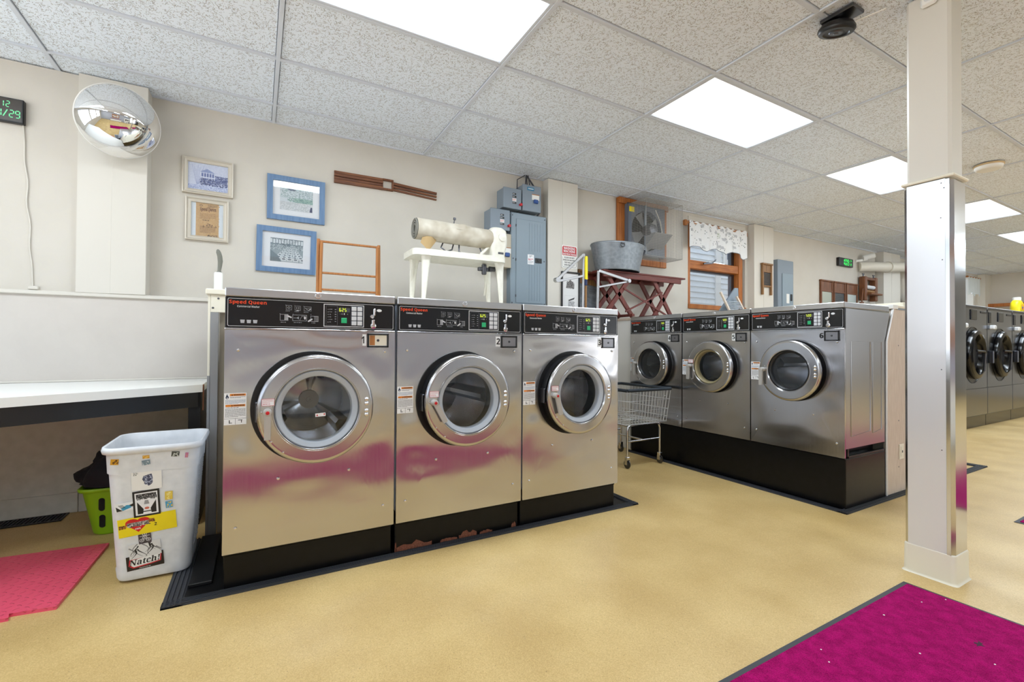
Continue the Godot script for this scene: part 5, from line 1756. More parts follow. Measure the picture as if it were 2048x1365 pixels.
	part(o, "power_cord", G.new().tube([Vector3(-0.1, 0.5, -0.02), Vector3(-0.13, 0.44, 0.0), Vector3(-0.09, 0.41, 0.01), Vector3(-0.04, 0.43, 0.0), Vector3(-0.02, 0.48, -0.02)], 0.006, 6).tube([Vector3(0.02, 0.48, 0), Vector3(0.01, 0.42, 0.02), Vector3(0.05, 0.388, 0.03)], 0.006, 6).tube([Vector3(0.2, 0.47, 0), Vector3(0.22, 0.385, 0.03)], 0.005, 6), M.dark_steel)
	part(o, "gear_linkage", G.new().span(Vector3(0.17, 0.28, 0.02), Vector3(0.29, 0.31, 0.05), 0.004).span(Vector3(0.2, 0.25, 0.03), Vector3(0.235, 0.335, 0.06), 0.006).cyl(Vector3(0.26, 0.3, 0.05), Vector3(0.31, 0.3, 0.05), 0.02, 0.02), M.dark_steel)


func build_bench() -> void:
	var o := thing("folding_bench", "old red-brown wooden folding bench carrying a galvanized tub", "bench", Vector3(3.78, 1.432, -3.84))
	for e in [[-0.1, 0.0], [0.0, 0.004], [0.1, 0.0]]:
		part(o, "seat_board", G.new().span(Vector3(-0.63, 0.462, e[0] - 0.045), Vector3(0.62, 0.48 + e[1], e[0] + 0.045), 0.004), M.wood_red_x)
	for z in [-0.13, 0.13]:
		part(o, "side_rail", G.new().span(Vector3(-0.62, 0.405, z - 0.012), Vector3(0.55, 0.462, z + 0.012), 0.004), M.wood_red_x)
	for z in [-0.1, 0.1]:
		for e in [[-0.55, -0.18], [-0.2, -0.58], [0.13, 0.44], [0.46, 0.14]]:
			part(o, "leg", G.new().bar(Vector3(e[0], 0.44, z), Vector3(e[1], 0.0, z), 0.05, 0.024, Vector3(0, 0, 1), 0.003), M.wood_red)
	part(o, "cross_brace", G.new().bar(Vector3(-0.32, 0.3, 0.118), Vector3(0.36, 0.02, 0.118), 0.018, 0.012), M.wood_red)
	part(o, "cross_brace", G.new().bar(Vector3(-0.3, 0.05, 0.122), Vector3(0.26, 0.29, 0.122), 0.018, 0.012), M.wood_red)
	for x in [-0.2, 0.16]:
		part(o, "foot_rail", G.new().span(Vector3(x - 0.02, 0.0, -0.13), Vector3(x + 0.02, 0.028, 0.14), 0.003), M.wood_red)
	# tub: oval, rolled rim and base
	o = thing("wash_tub", "grey galvanized oval wash tub on the red-brown bench", "tub", Vector3(3.43, 1.917, -3.79))
	var prof := [[0.0, 0.268, 0.185], [0.012, 0.275, 0.19], [0.02, 0.272, 0.188], [0.26, 0.325, 0.222], [0.272, 0.333, 0.229], [0.283, 0.333, 0.229], [0.288, 0.328, 0.224], [0.28, 0.32, 0.217], [0.02, 0.266, 0.182]]
	var g := G.new()
	var rings := []
	for e in prof:
		var ring := []
		for i in 48:
			var a := TAU * i / 48.0
			ring.append(Vector3(e[1] * cos(a), e[0], -e[2] * sin(a)))
		rings.append(ring)
	g.loft(rings)
	var fl: Array = rings[8].duplicate()
	g.poly(fl)
	part(o, "shell", g, M.galv)
	for e in [[-0.12, 0.225], [0.3, 0.1]]:
		var r := []
		for i in 14:
			var a := TAU * i / 14.0
			r.append(Vector3(e[0] + 0.026 * cos(a), 0.245 + 0.02 * sin(a), e[1] - 0.012))
		part(o, "handle", G.new().tube(r, 0.005, 6, true).span(Vector3(e[0] - 0.02, 0.255, e[1] - 0.03), Vector3(e[0] + 0.02, 0.272, e[1] - 0.004), 0.003), M.dark_steel)


func build_fan() -> void:
	var o := thing("exhaust_fan", "grey exhaust fan in a stained wood frame behind a wire cage", "fan", Vector3(4.03, 2.075, WALL))
	var g := G.new()
	g.span(Vector3(-0.41, 0, 0), Vector3(-0.3, 0.755, 0.03), 0.004).span(Vector3(0.28, 0, 0), Vector3(0.39, 0.755, 0.03), 0.004).span(Vector3(-0.3, 0, 0), Vector3(0.28, 0.09, 0.03), 0.004).span(Vector3(-0.41, 0.69, 0), Vector3(0.39, 0.758, 0.06), 0.004)
	part(o, "wood_frame", g, M.wood_trim)
	# square venturi plate with round opening
	g = G.new()
	var hx := 0.3
	var cy := 0.4
	var edge := func(a: float) -> Vector2:
		return Vector2(cos(a), sin(a)) * (hx / maxf(absf(cos(a)), absf(sin(a))))
	g.grid(64, 1, func(s: float, q: float):
		var a := TAU * s
		var e: Vector2 = edge.call(a)
		var v := e.lerp(Vector2(cos(a), sin(a)) * 0.24, q)
		return Vector3(v.x, cy + v.y, 0.08), true)
	g.span(Vector3(-0.3, 0.1, 0.02), Vector3(-0.295, 0.7, 0.08)).span(Vector3(0.295, 0.1, 0.02), Vector3(0.3, 0.7, 0.08)).span(Vector3(-0.3, 0.695, 0.02), Vector3(0.3, 0.7, 0.08))
	g.to(Vector3(0, cy, 0.02), Vector3(PI / 2, 0, 0)).lathe([Vector2(0.24, 0.06), Vector2(0.232, 0.03), Vector2(0.232, 0.0)], 48)
	part(o, "fan_plate", g, mat(rgb(104, 110, 122), 0.5))
	part(o, "shutter", G.new().span(Vector3(-0.25, cy - 0.25, 0.004), Vector3(0.25, cy + 0.25, 0.012)), M.dark)
	for i in 4:
		var a := TAU * i / 4.0 + 0.5
		g = G.new()
		g.t = Transform3D(Basis.from_euler(Vector3(0, 0, a)), Vector3(0, cy, 0.055))
		g.grid(6, 6, func(s: float, q: float):
			var r := lerpf(0.05, 0.22, s)
			var wd := lerpf(0.05, 0.16, s)
			return Vector3(r, (q - 0.5) * wd, 0.03 * (q - 0.5)))
		part(o, "blade", g, M.wire_grey)
	g = G.new().to(Vector3(0.0, cy, 0.06), Vector3(PI / 2, 0, 0))
	part(o, "motor", g.lathe([Vector2(0.05, 0.0), Vector2(0.075, 0.02), Vector2(0.075, 0.11), Vector2(0.06, 0.13), Vector2(0.02, 0.135), Vector2(0, 0.135)], 28), M.dark_steel)
	part(o, "motor_strut", G.new().span(Vector3(-0.05, 0.1, 0.085), Vector3(-0.02, 0.7, 0.1), 0.003).span(Vector3(-0.02, cy - 0.02, 0.09), Vector3(0.28, cy + 0.005, 0.1), 0.003), M.box_grey)
	g = G.new()
	g.t = Transform3D(Basis(Vector3(0, 0, 1), Vector3(0, 1, 0), Vector3(-1, 0, 0)), Vector3(0.24, 0.2, 0.09))
	g.prism(PackedVector2Array([Vector2(0, 0.0), Vector2(0.16, 0.14), Vector2(0.165, 0.15), Vector2(0, 0.15)]), 0.0, 0.28)
	part(o, "metal_hood", g, M.wire_grey)
	part(o, "warning_tag", G.new().span(Vector3(-0.28, 0.6, 0.081), Vector3(-0.2, 0.66, 0.083)), M.yellow, "yellow sticker")
	part(o, "motor_cord", G.new().tube([Vector3(0.1, 0.66, 0.12), Vector3(0.16, 0.52, 0.14), Vector3(0.2, 0.4, 0.13), Vector3(0.14, 0.33, 0.13), Vector3(0.06, 0.36, 0.16)], 0.006, 6), M.trim)
	# cage of fine square mesh
	g = G.new()
	var x0 := -0.245
	var x1 := 0.345
	var y0 := 0.06
	var y1 := 0.7
	var z1 := 0.31
	var st := 0.0185
	var r := 0.0008
	var k := 0.0
	while k <= x1 - x0:
		wire(g, Vector3(x0 + k, y0, z1), Vector3(x0 + k, y1, z1), r)
		wire(g, Vector3(x0 + k, y1, 0.07), Vector3(x0 + k, y1, z1), r)
		wire(g, Vector3(x0 + k, y0, 0.07), Vector3(x0 + k, y0, z1), r)
		k += st
	k = 0.0
	while k <= y1 - y0:
		wire(g, Vector3(x0, y0 + k, z1), Vector3(x1, y0 + k, z1), r)
		wire(g, Vector3(x0, y0 + k, 0.07), Vector3(x0, y0 + k, z1), r)
		wire(g, Vector3(x1, y0 + k, 0.07), Vector3(x1, y0 + k, z1), r)
		k += st
	k = 0.07
	while k <= z1:
		wire(g, Vector3(x0, y0, k), Vector3(x0, y1, k), r)
		wire(g, Vector3(x1, y0, k), Vector3(x1, y1, k), r)
		wire(g, Vector3(x0, y1, k), Vector3(x1, y1, k), r)
		wire(g, Vector3(x0, y0, k), Vector3(x1, y0, k), r)
		k += st
	var mesh := part(o, "wire_cage", g, M.mesh_wire, "grey wire mesh cage")
	mesh.set_meta("kind", "stuff")
	g = G.new()
	for a in [[x0, y0], [x1, y0], [x0, y1], [x1, y1]]:
		g.tube([Vector3(a[0], a[1], 0.06), Vector3(a[0], a[1], z1)], 0.003, 5)
	g.tube([Vector3(x0, y0, z1), Vector3(x1, y0, z1), Vector3(x1, y1, z1), Vector3(x0, y1, z1)], 0.003, 5, true)
	part(o, "cage_frame", g, M.mesh_wire)


# square wire, four sides only
func wire(g: G, a: Vector3, b: Vector3, r: float) -> void:
	var d := (b - a).normalized()
	var x := d.cross(Vector3(0, 1, 0) if absf(d.y) < 0.9 else Vector3(1, 0, 0)).normalized() * r
	var y := d.cross(x).normalized() * r
	var c := [x + y, y - x, -x - y, x - y]
	for i in 4:
		var p: Vector3 = c[i]
		var q: Vector3 = c[(i + 1) % 4]
		g.poly([a + p, a + q, b + q, b + p])


# ---------------------------------------------------------------- things on the floor
func ribbed_trim(o: Node3D, a: Vector3, b: Vector3, w: float) -> void:
	# a floor strip from a to b with raised ribs, w wide to the left of its run
	var d := (b - a).normalized()
	var n := Vector3(d.z, 0, -d.x) * signf(w)
	w = absf(w)
	var g := G.new()
	g.bar(a + n * w / 2 + Vector3(0, 0.003, 0), b + n * w / 2 + Vector3(0, 0.003, 0), 0.006, w, n)
	for i in 4:
		var q := n * (w * (0.14 + 0.24 * i)) + Vector3(0, 0.0075, 0)
		g.bar(a + q, b + q, 0.008, w * 0.11, n)
	part(o, "ribbed_strip", g, M.black_rub)


func build_floor_things() -> void:
	var o := thing("drain_trough", "black floor trough and ribbed edging beside the white hamper", "floor trim", Vector3(0, 0, 0))
	part(o, "trough_floor", G.new().span(Vector3(-0.3, 0, -3.105), Vector3(2.28, 0.004, -2.38)), M.plinth)
	part(o, "trough_step", G.new().span(Vector3(-0.262, 0.004, -3.1), Vector3(-0.17, 0.02, -2.5), 0.003), M.black)
	ribbed_trim(o, Vector3(-0.34, 0, -3.105), Vector3(-0.34, 0, -2.355), 0.075)
	ribbed_trim(o, Vector3(-0.34, 0, -2.355), Vector3(2.33, 0, -2.355), 0.05)
	ribbed_trim(o, Vector3(2.33, 0, -2.355), Vector3(2.33, 0, -3.105), 0.05)
	o = thing("drain_trough", "ribbed black floor edging around the washers next to the column", "floor trim", Vector3(0, 0, 0))
	part(o, "trough_floor", G.new().span(Vector3(3.42, 0, -3.62), Vector3(4.7, 0.004, -1.585)), M.plinth)
	ribbed_trim(o, Vector3(3.4, 0, -3.62), Vector3(3.4, 0, -1.555), 0.05)
	ribbed_trim(o, Vector3(3.4, 0, -1.555), Vector3(5.93, 0, -1.555), 0.06)
	ribbed_trim(o, Vector3(5.93, 0, -1.555), Vector3(5.93, 0, -3.62), 0.08)
	# maroon mats
	for e in [[-0.9, 2.665, -0.985, -0.03, "long maroon entrance mat in front of the column"], [4.2, 7.2, -0.985, -0.03, "maroon mat on the floor beyond the column"]]:
		o = thing("floor_mat", e[4], "mat", Vector3(e[0], 0, e[2]))
		var w: float = e[1] - e[0]
		var d: float = e[3] - e[2]
		part(o, "rubber_border", G.new().span(Vector3(0, 0, 0), Vector3(w, 0.004, d), 0.0015), M.black_rub)
		part(o, "carpet", G.new().span(Vector3(0.022, 0.004, 0.022), Vector3(w - 0.022, 0.009, d - 0.022), 0.002), M.maroon)
		if e[0] < 0.0:
			var lint := G.new()
			for q in [[2.246, -0.895, 0.004], [2.503, -0.862, 0.003], [1.789, -0.903, 0.003], [2.078, -0.721, 0.0035], [2.62, -0.82, 0.003], [1.743, -0.854, 0.003], [2.235, -0.571, 0.003]]:
				lint.to(Vector3(q[0] - e[0], 0.0092, q[1] - e[2])).lathe([Vector2(q[2], 0), Vector2(q[2] * 0.6, 0.0015), Vector2(0, 0.002)], 6)
			part(o, "lint", lint, M.white, "white lint specks").set_meta("kind", "stuff")
			var blot := PackedVector2Array()
			for q in 12:
				var r := 0.011 + 0.006 * sin(q * 2.3)
				blot.append(Vector2(r * 1.5 * cos(TAU * q / 12.0), r * sin(TAU * q / 12.0)))
			var bg := G.new()
			bg.t = Transform3D(Basis(Vector3(1, 0, 0), Vector3(0, 0, -1), Vector3(0, 1, 0)), Vector3(2.336 - e[0], 0.009, -0.638 - e[2]))
			part(o, "gum_stain", bg.prism(blot, 0.0, 0.0008), mat(rgb(56, 24, 44), 0.8), "dark trodden stain")
	# pink foam mat with jigsaw edge toward the room
	o = thing("foam_mat", "pink interlocking foam floor mat in front of the counter", "mat", Vector3(-0.715, 0, -2.57))
	var pl := PackedVector2Array([Vector2(0.0, 0.0), Vector2(0.02, 0.68), Vector2(-0.9, 0.76), Vector2(-0.9, 0.06)])
	var step := -0.06
	var x := -0.9
	var tab := PackedVector2Array()
	for i in 7:
		var yy := 0.055 - 0.006 * i
		tab.append_array([Vector2(x + 0.03, yy), Vector2(x + 0.02, yy - 0.035), Vector2(x + 0.075, yy - 0.035), Vector2(x + 0.065, yy)])
		x += 0.115
	pl.append_array(tab)
	var g := G.new()
	g.t = Transform3D(Basis(Vector3(1, 0, 0), Vector3(0, 0, -1), Vector3(0, 1, 0)), Vector3.ZERO)
	part(o, "foam_slab", g.prism(pl, 0.0, 0.014), M.pink)
	# floor register
	o = thing("floor_register", "black slotted floor vent against the lower wall", "vent", Vector3(-1.35, 0, -3.905))
	g = G.new().span(Vector3(-0.3, 0, -0.075), Vector3(0.3, 0.008, -0.06), 0.002).span(Vector3(-0.3, 0, 0.06), Vector3(0.3, 0.008, 0.075), 0.002).span(Vector3(-0.3, 0, -0.06), Vector3(-0.285, 0.008, 0.06), 0.002).span(Vector3(0.285, 0, -0.06), Vector3(0.3, 0.008, 0.06), 0.002)
	part(o, "frame", g, M.black)
	part(o, "well", G.new().span(Vector3(-0.285, 0, -0.06), Vector3(0.285, 0.001, 0.06)), M.dark)
	g = G.new()
	for i in 30:
		g.span(Vector3(-0.28 + i * 0.019, 0.001, -0.06), Vector3(-0.272 + i * 0.019, 0.007, 0.06))
	part(o, "louver", g, M.black_rub)
	build_bin()
	build_basket()
	build_cart()


func build_bin() -> void:
	var o := thing("laundry_hamper", "tall white plastic hamper covered with stickers", "hamper", Vector3(-0.415, 0.0118, -2.83))
	var rings := []
	# [y, half widths x, depth, radius]
	for e in [[0.0, 0.272, 0.27, 0.045], [0.012, 0.284, 0.282, 0.05], [0.055, 0.292, 0.29, 0.05], [0.06, 0.286, 0.286, 0.05], [0.5, 0.334, 0.37, 0.055], [0.505, 0.344, 0.38, 0.055], [0.592, 0.352, 0.395, 0.06], [0.595, 0.376, 0.42, 0.065], [0.61, 0.384, 0.43, 0.068], [0.625, 0.376, 0.42, 0.065], [0.622, 0.352, 0.396, 0.06], [0.58, 0.34, 0.382, 0.055], [0.06, 0.276, 0.276, 0.045], [0.012, 0.26, 0.26, 0.04]]:
		rings.append(rr(0, 0, e[1], e[2], e[3], e[0], 6))
	var g := G.new().loft(rings)
	var bot: Array = rings[0].duplicate()
	bot.reverse()
	g.poly(bot)
	var inside: Array = rings[13].duplicate()
	g.poly(inside)
	part(o, "shell", g, M.plastic_white)
	# perforated side
	g = G.new()
	for i in 9:
		for j in 34:
			var y := 0.1 + j * 0.0125
			g.box(Vector3(0.1465 + 0.0255 * (y - 0.06) / 0.44, y, -0.08 + i * 0.02 + 0.01 * (j % 2)), Vector3(0.002, 0.005, 0.007))
	part(o, "vent_holes", g, M.ink_grey).set_meta("kind", "stuff")
	# stickers lie on the sloping front
	var zf := func(y: float) -> float: return 0.1445 + (y - 0.06) * 0.0955
	var put := func(called: String, x: float, y: float, w: float, h: float, t: Texture2D, turn: float, label: String) -> MeshInstance3D:
		var s := sheet(o, called, 0, 0, 0, w, h, print_mat(t, 0.4), label, 0.0008)
		s.transform = Transform3D(Basis.from_euler(Vector3(0.095, 0, 0)) * Basis.from_euler(Vector3(0, 0, turn)), Vector3(x, y, zf.call(y) + 0.0012))
		return s
	var k := rgb(22, 22, 26)
	var w := rgb(236, 236, 238)
	# heart drawing on a white patch
	var p := Paint.new(160, 120, rgb(238, 236, 232), 70)
	p.words(10, 12, 26, 3, 8, 4, rgb(80, 90, 86)).shape([Vector2(62, 40), Vector2(84, 34), Vector2(106, 30), Vector2(112, 56), Vector2(100, 92), Vector2(88, 98), Vector2(70, 80), Vector2(56, 58)], rgb(70, 76, 100)).specks(120, 62, 36, 46, 50, 7, [rgb(40, 44, 70), rgb(170, 176, 196), rgb(110, 116, 140)])
	put.call("sticker", -0.022, 0.468, 0.11, 0.098, p.tex(), 0.02, "white patch with a blue ink drawing")
	# generic square black and white print
	p = Paint.new(160, 170, k, 71)
	p.rect(12, 12, 136, 146, w).shape([Vector2(24, 70), Vector2(60, 120), Vector2(56, 150), Vector2(24, 150)], k).shape([Vector2(136, 70), Vector2(102, 120), Vector2(106, 150), Vector2(136, 150)], k).rect(20, 20, 120, 30, rgb(80, 80, 84)).specks(160, 20, 20, 120, 34, 9, [k, rgb(150, 150, 152), rgb(60, 60, 64)]).shape([Vector2(70, 64), Vector2(90, 64), Vector2(96, 90), Vector2(64, 90)], rgb(150, 150, 152)).oval(80, 116, 14, 8, rgb(206, 110, 90)).rect(56, 134, 48, 6, k)
	put.call("sticker", -0.023, 0.356, 0.098, 0.122, p.tex(), 0.05, "square black framed abstract sticker")
	# black, white and blue scrap
	p = Paint.new(180, 80, rgb(232, 234, 236), 72)
	p.shape([Vector2(10, 30), Vector2(40, 60), Vector2(60, 76), Vector2(14, 78)], k).shape([Vector2(46, 52), Vector2(90, 26), Vector2(126, 30), Vector2(124, 56), Vector2(60, 76)], rgb(58, 150, 190)).shape([Vector2(110, 30), Vector2(178, 8), Vector2(170, 26), Vector2(130, 50)], k)
	for i in 4:
		p.line(Vector2(30 + i * 9, 18), Vector2(52 + i * 9, 50), 3, k)
	put.call("sticker", -0.095, 0.352, 0.085, 0.038, p.tex(), 0.08, "blue, black and white scrap sticker")
	# yellow strip with a red heart
	p = Paint.new(400, 160, rgb(240, 216, 20), 73)
	p.oval(96, 46, 46, 34, rgb(206, 24, 32)).oval(172, 46, 46, 34, rgb(206, 24, 32)).shape([Vector2(54, 56), Vector2(214, 56), Vector2(134, 134)], rgb(206, 24, 32)).rect(60, 44, 150, 34, rgb(150, 140, 136)).specks(90, 60, 44, 150, 34, 11, [rgb(60, 56, 56), rgb(214, 210, 206), rgb(120, 110, 106)]).rect(6, 56, 46, 28, rgb(150, 92, 30)).specks(50, 6, 56, 46, 28, 8, [rgb(70, 40, 22), rgb(190, 120, 40)]).rect(206, 36, 40, 28, rgb(150, 92, 30)).specks(50, 206, 36, 40, 28, 8, [rgb(70, 40, 22), rgb(190, 120, 40)])
	var ys: MeshInstance3D = put.call("sticker", -0.019, 0.257, 0.214, 0.086, p.tex(), 0.07, "yellow strip sticker with a red heart")
	lettering(ys, "sticker_lettering", ".com", Vector3(-0.038, -0.012, 0.001), 0.009, M.ink, 0.022)
	lettering(ys, "sticker_lettering", "2", Vector3(0.028, -0.006, 0.001), 0.014, M.black_ink)
	# dark ornament of loops
	p = Paint.new(80, 110, rgb(60, 52, 58), 74)
	for q in [[20, 22], [60, 22], [40, 40], [20, 84], [60, 84], [40, 66]]:
		p.oval(q[0], q[1], 15, 13, rgb(196, 194, 196)).oval(q[0], q[1], 10, 8, rgb(60, 52, 58)).oval(q[0], q[1], 4, 4, rgb(226, 224, 226))
	p.line(Vector2(10, 54), Vector2(70, 54), 4, rgb(206, 204, 206)).frame(0, 0, 80, 110, 4, rgb(96, 84, 92))
	put.call("sticker", -0.031, 0.202, 0.047, 0.07, p.tex(), 0.08, "small dark ornamental sticker")
	# ink sketch of overlapping strokes
	p = Paint.new(200, 120, rgb(222, 222, 222), 75)
	for i in 13:
		var x0 := 6.0 + i * 15.0
		var y0 := 30.0 + 24.0 * sin(i * 1.7)
		for q in 14:
			var t0 := q / 14.0
			p.oval(x0 + 26.0 * sin(t0 * 3.0 + i), y0 + 70.0 * t0, 5.0 - 3.6 * t0, 4.5 - 3.0 * t0, k if i % 3 else rgb(130, 130, 132))
	put.call("sticker", -0.03, 0.138, 0.118, 0.072, p.tex(), 0.09, "black and white scribbled sticker")
	# black brand sticker
	p = Paint.new(300, 130, rgb(34, 26, 26), 76)
	p.shape([Vector2(26, 28), Vector2(210, 14), Vector2(286, 18), Vector2(276, 92), Vector2(180, 104), Vector2(50, 112), Vector2(14, 84)], rgb(206, 40, 56)).shape([Vector2(36, 36), Vector2(210, 24), Vector2(276, 26), Vector2(266, 84), Vector2(180, 94), Vector2(56, 102), Vector2(26, 78)], rgb(240, 240, 240)).words(96, 116, 130, 1, 8, 5, rgb(220, 220, 220))
	var nt: MeshInstance3D = put.call("sticker", -0.029, 0.083, 0.137, 0.068, p.tex(), 0.07, "black and red sticker with lettering")
	lettering(nt, "sticker_lettering", "Natch!", Vector3(0.0, 0.003, 0.001), 0.027, M.black_ink, 0.11, "Droid Serif", Vector3(0, 0, 0.02), true, 0.25)
	# small scraps
	var cols := [[rgb(206, 150, 30), rgb(90, 50, 20)], [rgb(214, 160, 60), rgb(236, 200, 110)], [rgb(120, 140, 150), rgb(200, 206, 210)], [rgb(70, 74, 66), rgb(200, 204, 196)], [rgb(226, 196, 80), rgb(240, 226, 150)], [rgb(80, 160, 200), rgb(226, 190, 90)], [rgb(190, 110, 160), rgb(220, 180, 80)]]
	var sp := [[-0.135, 0.562, 0.028, 0.026], [-0.024, 0.573, 0.025, 0.015], [-0.024, 0.547, 0.03, 0.023], [0.085, 0.575, 0.03, 0.024], [0.059, 0.38, 0.029, 0.04], [0.06, 0.337, 0.026, 0.032], [0.128, 0.565, 0.012, 0.024]]
	for i in 7:
		p = Paint.new(48, 40, cols[i][0], 80 + i)
		p.specks(26, 2, 2, 42, 34, 12, cols[i])
		var ss: MeshInstance3D = put.call("sticker", sp[i][0], sp[i][1], sp[i][2], sp[i][3], p.tex(), 0.1 * (i % 3 - 1), "")
		if sp[i][1] > 0.5:
			ss.position.z = 0.1915 + (sp[i][1] - 0.505) * 0.08 


func build_basket() -> void:
	var o := thing("laundry_basket", "lime green plastic laundry basket with oval slots behind the hamper", "basket", Vector3(-0.69, 0, -3.55))
	var rings := []
	for e in [[0.0, 0.24, 0.2], [0.01, 0.26, 0.22], [0.255, 0.34, 0.3], [0.262, 0.37, 0.33], [0.278, 0.375, 0.335], [0.284, 0.36, 0.32], [0.262, 0.33, 0.29], [0.012, 0.25, 0.21]]:
		rings.append(rr(0, 0, e[1], e[2], 0.06, e[0], 5))
	var g := G.new().loft(rings)
	var inner: Array = rings[7].duplicate()
	g.poly(inner)
	part(o, "shell", g, M.lime)
	for y in [0.05, 0.15]:
		for x in [-0.075, 0.0, 0.075]:
			var z: float = 0.111 + 0.04 * (y + 0.035) / 0.245
			var pl := PackedVector2Array()
			for i in 12:
				pl.append(Vector2(x + 0.014 * cos(TAU * i / 12.0), (0.024 if i < 6 else -0.024) + 0.014 * sin(TAU * i / 12.0)))
			part(o, "slot", G.new().to(Vector3(0, y + 0.035, z), Vector3(0.16, 0, 0)).prism(pl, -0.002, 0.0015), M.dark, "dark oval slot")
	# black clothes heaped on top
	o = thing("clothes_pile", "heap of black clothes in the green basket", "clothes", Vector3(-0.7, 0.27, -3.55))
	var fn := FastNoiseLite.new()
	fn.frequency = 0.9
	fn.seed = 9
	g = G.new()
	g.grid(40, 20, func(s: float, q: float):
		var a := TAU * s
		var e := PI * 0.5 * q
		var r := 0.92 + 0.42 * fn.get_noise_3d(cos(a) * cos(e), sin(a) * cos(e), q * 0.8) + 0.04 * sin(a * 4.0 + q * 7.0)
		return Vector3(0.235 * r * cos(a) * cos(e), 0.02 + 0.2 * r * sin(e), -0.19 * r * sin(a) * cos(e)), true)
	part(o, "cloth", g, M.cloth_black)


func build_cart() -> void:
	var o := thing("laundry_cart", "chrome wire laundry cart with a dark rim beside washer 4", "cart", Vector3(3.128, 0, -3.36))
	var fx := 0.205
	var fz := 0.265
	# two tube hoops and stretchers
	for z in [-fz, fz]:
		part(o, "frame_hoop", G.new().tube([Vector3(-fx, 0.1, z), Vector3(-fx, 0.34, z), Vector3(-fx + 0.01, 0.37, z), Vector3(-fx + 0.04, 0.385, z), Vector3(fx - 0.04, 0.385, z), Vector3(fx - 0.01, 0.37, z), Vector3(fx, 0.34, z), Vector3(fx, 0.1, z)], 0.011, 10), M.chrome)
		part(o, "cross_bar", G.new().cyl(Vector3(-fx, 0.24, z), Vector3(fx, 0.24, z), 0.008, 0.008, 10), M.chrome)
	part(o, "center_bar", G.new().cyl(Vector3(0, 0.238, -fz), Vector3(0, 0.238, fz), 0.008, 0.008, 10), M.chrome)
	for x in [-fx, fx]:
		part(o, "side_rail", G.new().cyl(Vector3(x, 0.38, -fz), Vector3(x, 0.38, fz), 0.008, 0.008, 10), M.chrome)
	for e in [[-fx, fz, 0.4], [fx, fz, 0.9], [-fx, -fz, 0.2], [fx, -fz, -0.6]]:
		var c := part(o, "caster", G.new().span(Vector3(e[0] - 0.018, 0.075, e[1] - 0.018), Vector3(e[0] + 0.018, 0.105, e[1] + 0.018), 0.004).span(Vector3(e[0] - 0.018, 0.035, e[1] - 0.016), Vector3(e[0] - 0.014, 0.08, e[1] + 0.016)).span(Vector3(e[0] + 0.014, 0.035, e[1] - 0.016), Vector3(e[0] + 0.018, 0.08, e[1] + 0.016)), M.chrome)
		var w := G.new().to(Vector3(e[0] - 0.011, 0.04, e[1]), Vector3(0, 0, -PI / 2))
		part(c, "wheel", w.lathe([Vector2(0, 0.0), Vector2(0.02, 0), Vector2(0.022, 0.003), Vector2(0.034, 0.003), Vector2(0.04, 0.007), Vector2(0.04, 0.015), Vector2(0.034, 0.019), Vector2(0.022, 0.019), Vector2(0.02, 0.022), Vector2(0, 0.022)], 22), M.dark_steel)
	# basket
	var bw := 0.25
	var tw := 0.272
	var bd := 0.3
	var td := 0.335
	var y0 := 0.4
	var y1 := 0.7
	var g := G.new()
	var n := 14
	for i in n + 1:
		var s := lerpf(-1.0, 1.0, float(i) / n)
		for z in [-1.0, 1.0]:
			g.tube([Vector3(s * tw, y1, z * td), Vector3(s * bw, y0, z * bd)], 0.0027, 5)
		g.tube([Vector3(s * bw, y0, -bd), Vector3(s * bw, y0, bd)], 0.0022, 5)
	n = 16
	for i in n + 1:
		var s := lerpf(-1.0, 1.0, float(i) / n)
		for x in [-1.0, 1.0]:
			g.tube([Vector3(x * tw, y1, s * td), Vector3(x * bw, y0, s * bd)], 0.0022, 5)
	for i in 7:
		var s := lerpf(-1.0, 1.0, i / 6.0)
		g.tube([Vector3(-bw, y0, s * bd), Vector3(bw, y0, s * bd)], 0.0022, 5)
	part(o, "basket_wires", g, M.wire, "fine chrome wires")
	g = G.new()
	for y in [0.4, 0.45, 0.52, 0.61]:
		var q: float = (y - y0) / (y1 - y0)
		var x := lerpf(bw, tw, q) + 0.002
		var z := lerpf(bd, td, q) + 0.002
		g.tube([Vector3(-x, y, -z), Vector3(x, y, -z), Vector3(x, y, z), Vector3(-x, y, z)], 0.0032, 6, true)
	part(o, "basket_hoop", g, M.wire)
	g = G.new()
	for e in [[Vector3(-tw, 0, -td), Vector3(tw, 0, -td)], [Vector3(tw, 0, -td), Vector3(tw, 0, td)], [Vector3(tw, 0, td), Vector3(-tw, 0, td)], [Vector3(-tw, 0, td), Vector3(-tw, 0, -td)]]:
		g.tube([e[0] + Vector3(0, y1 + 0.008, 0), e[1] + Vector3(0, y1 + 0.008, 0)], 0.015, 10)
	part(o, "rim_bumper", g, mat(rgb(44, 52, 60), 0.5), "dark grey rubber bumper")


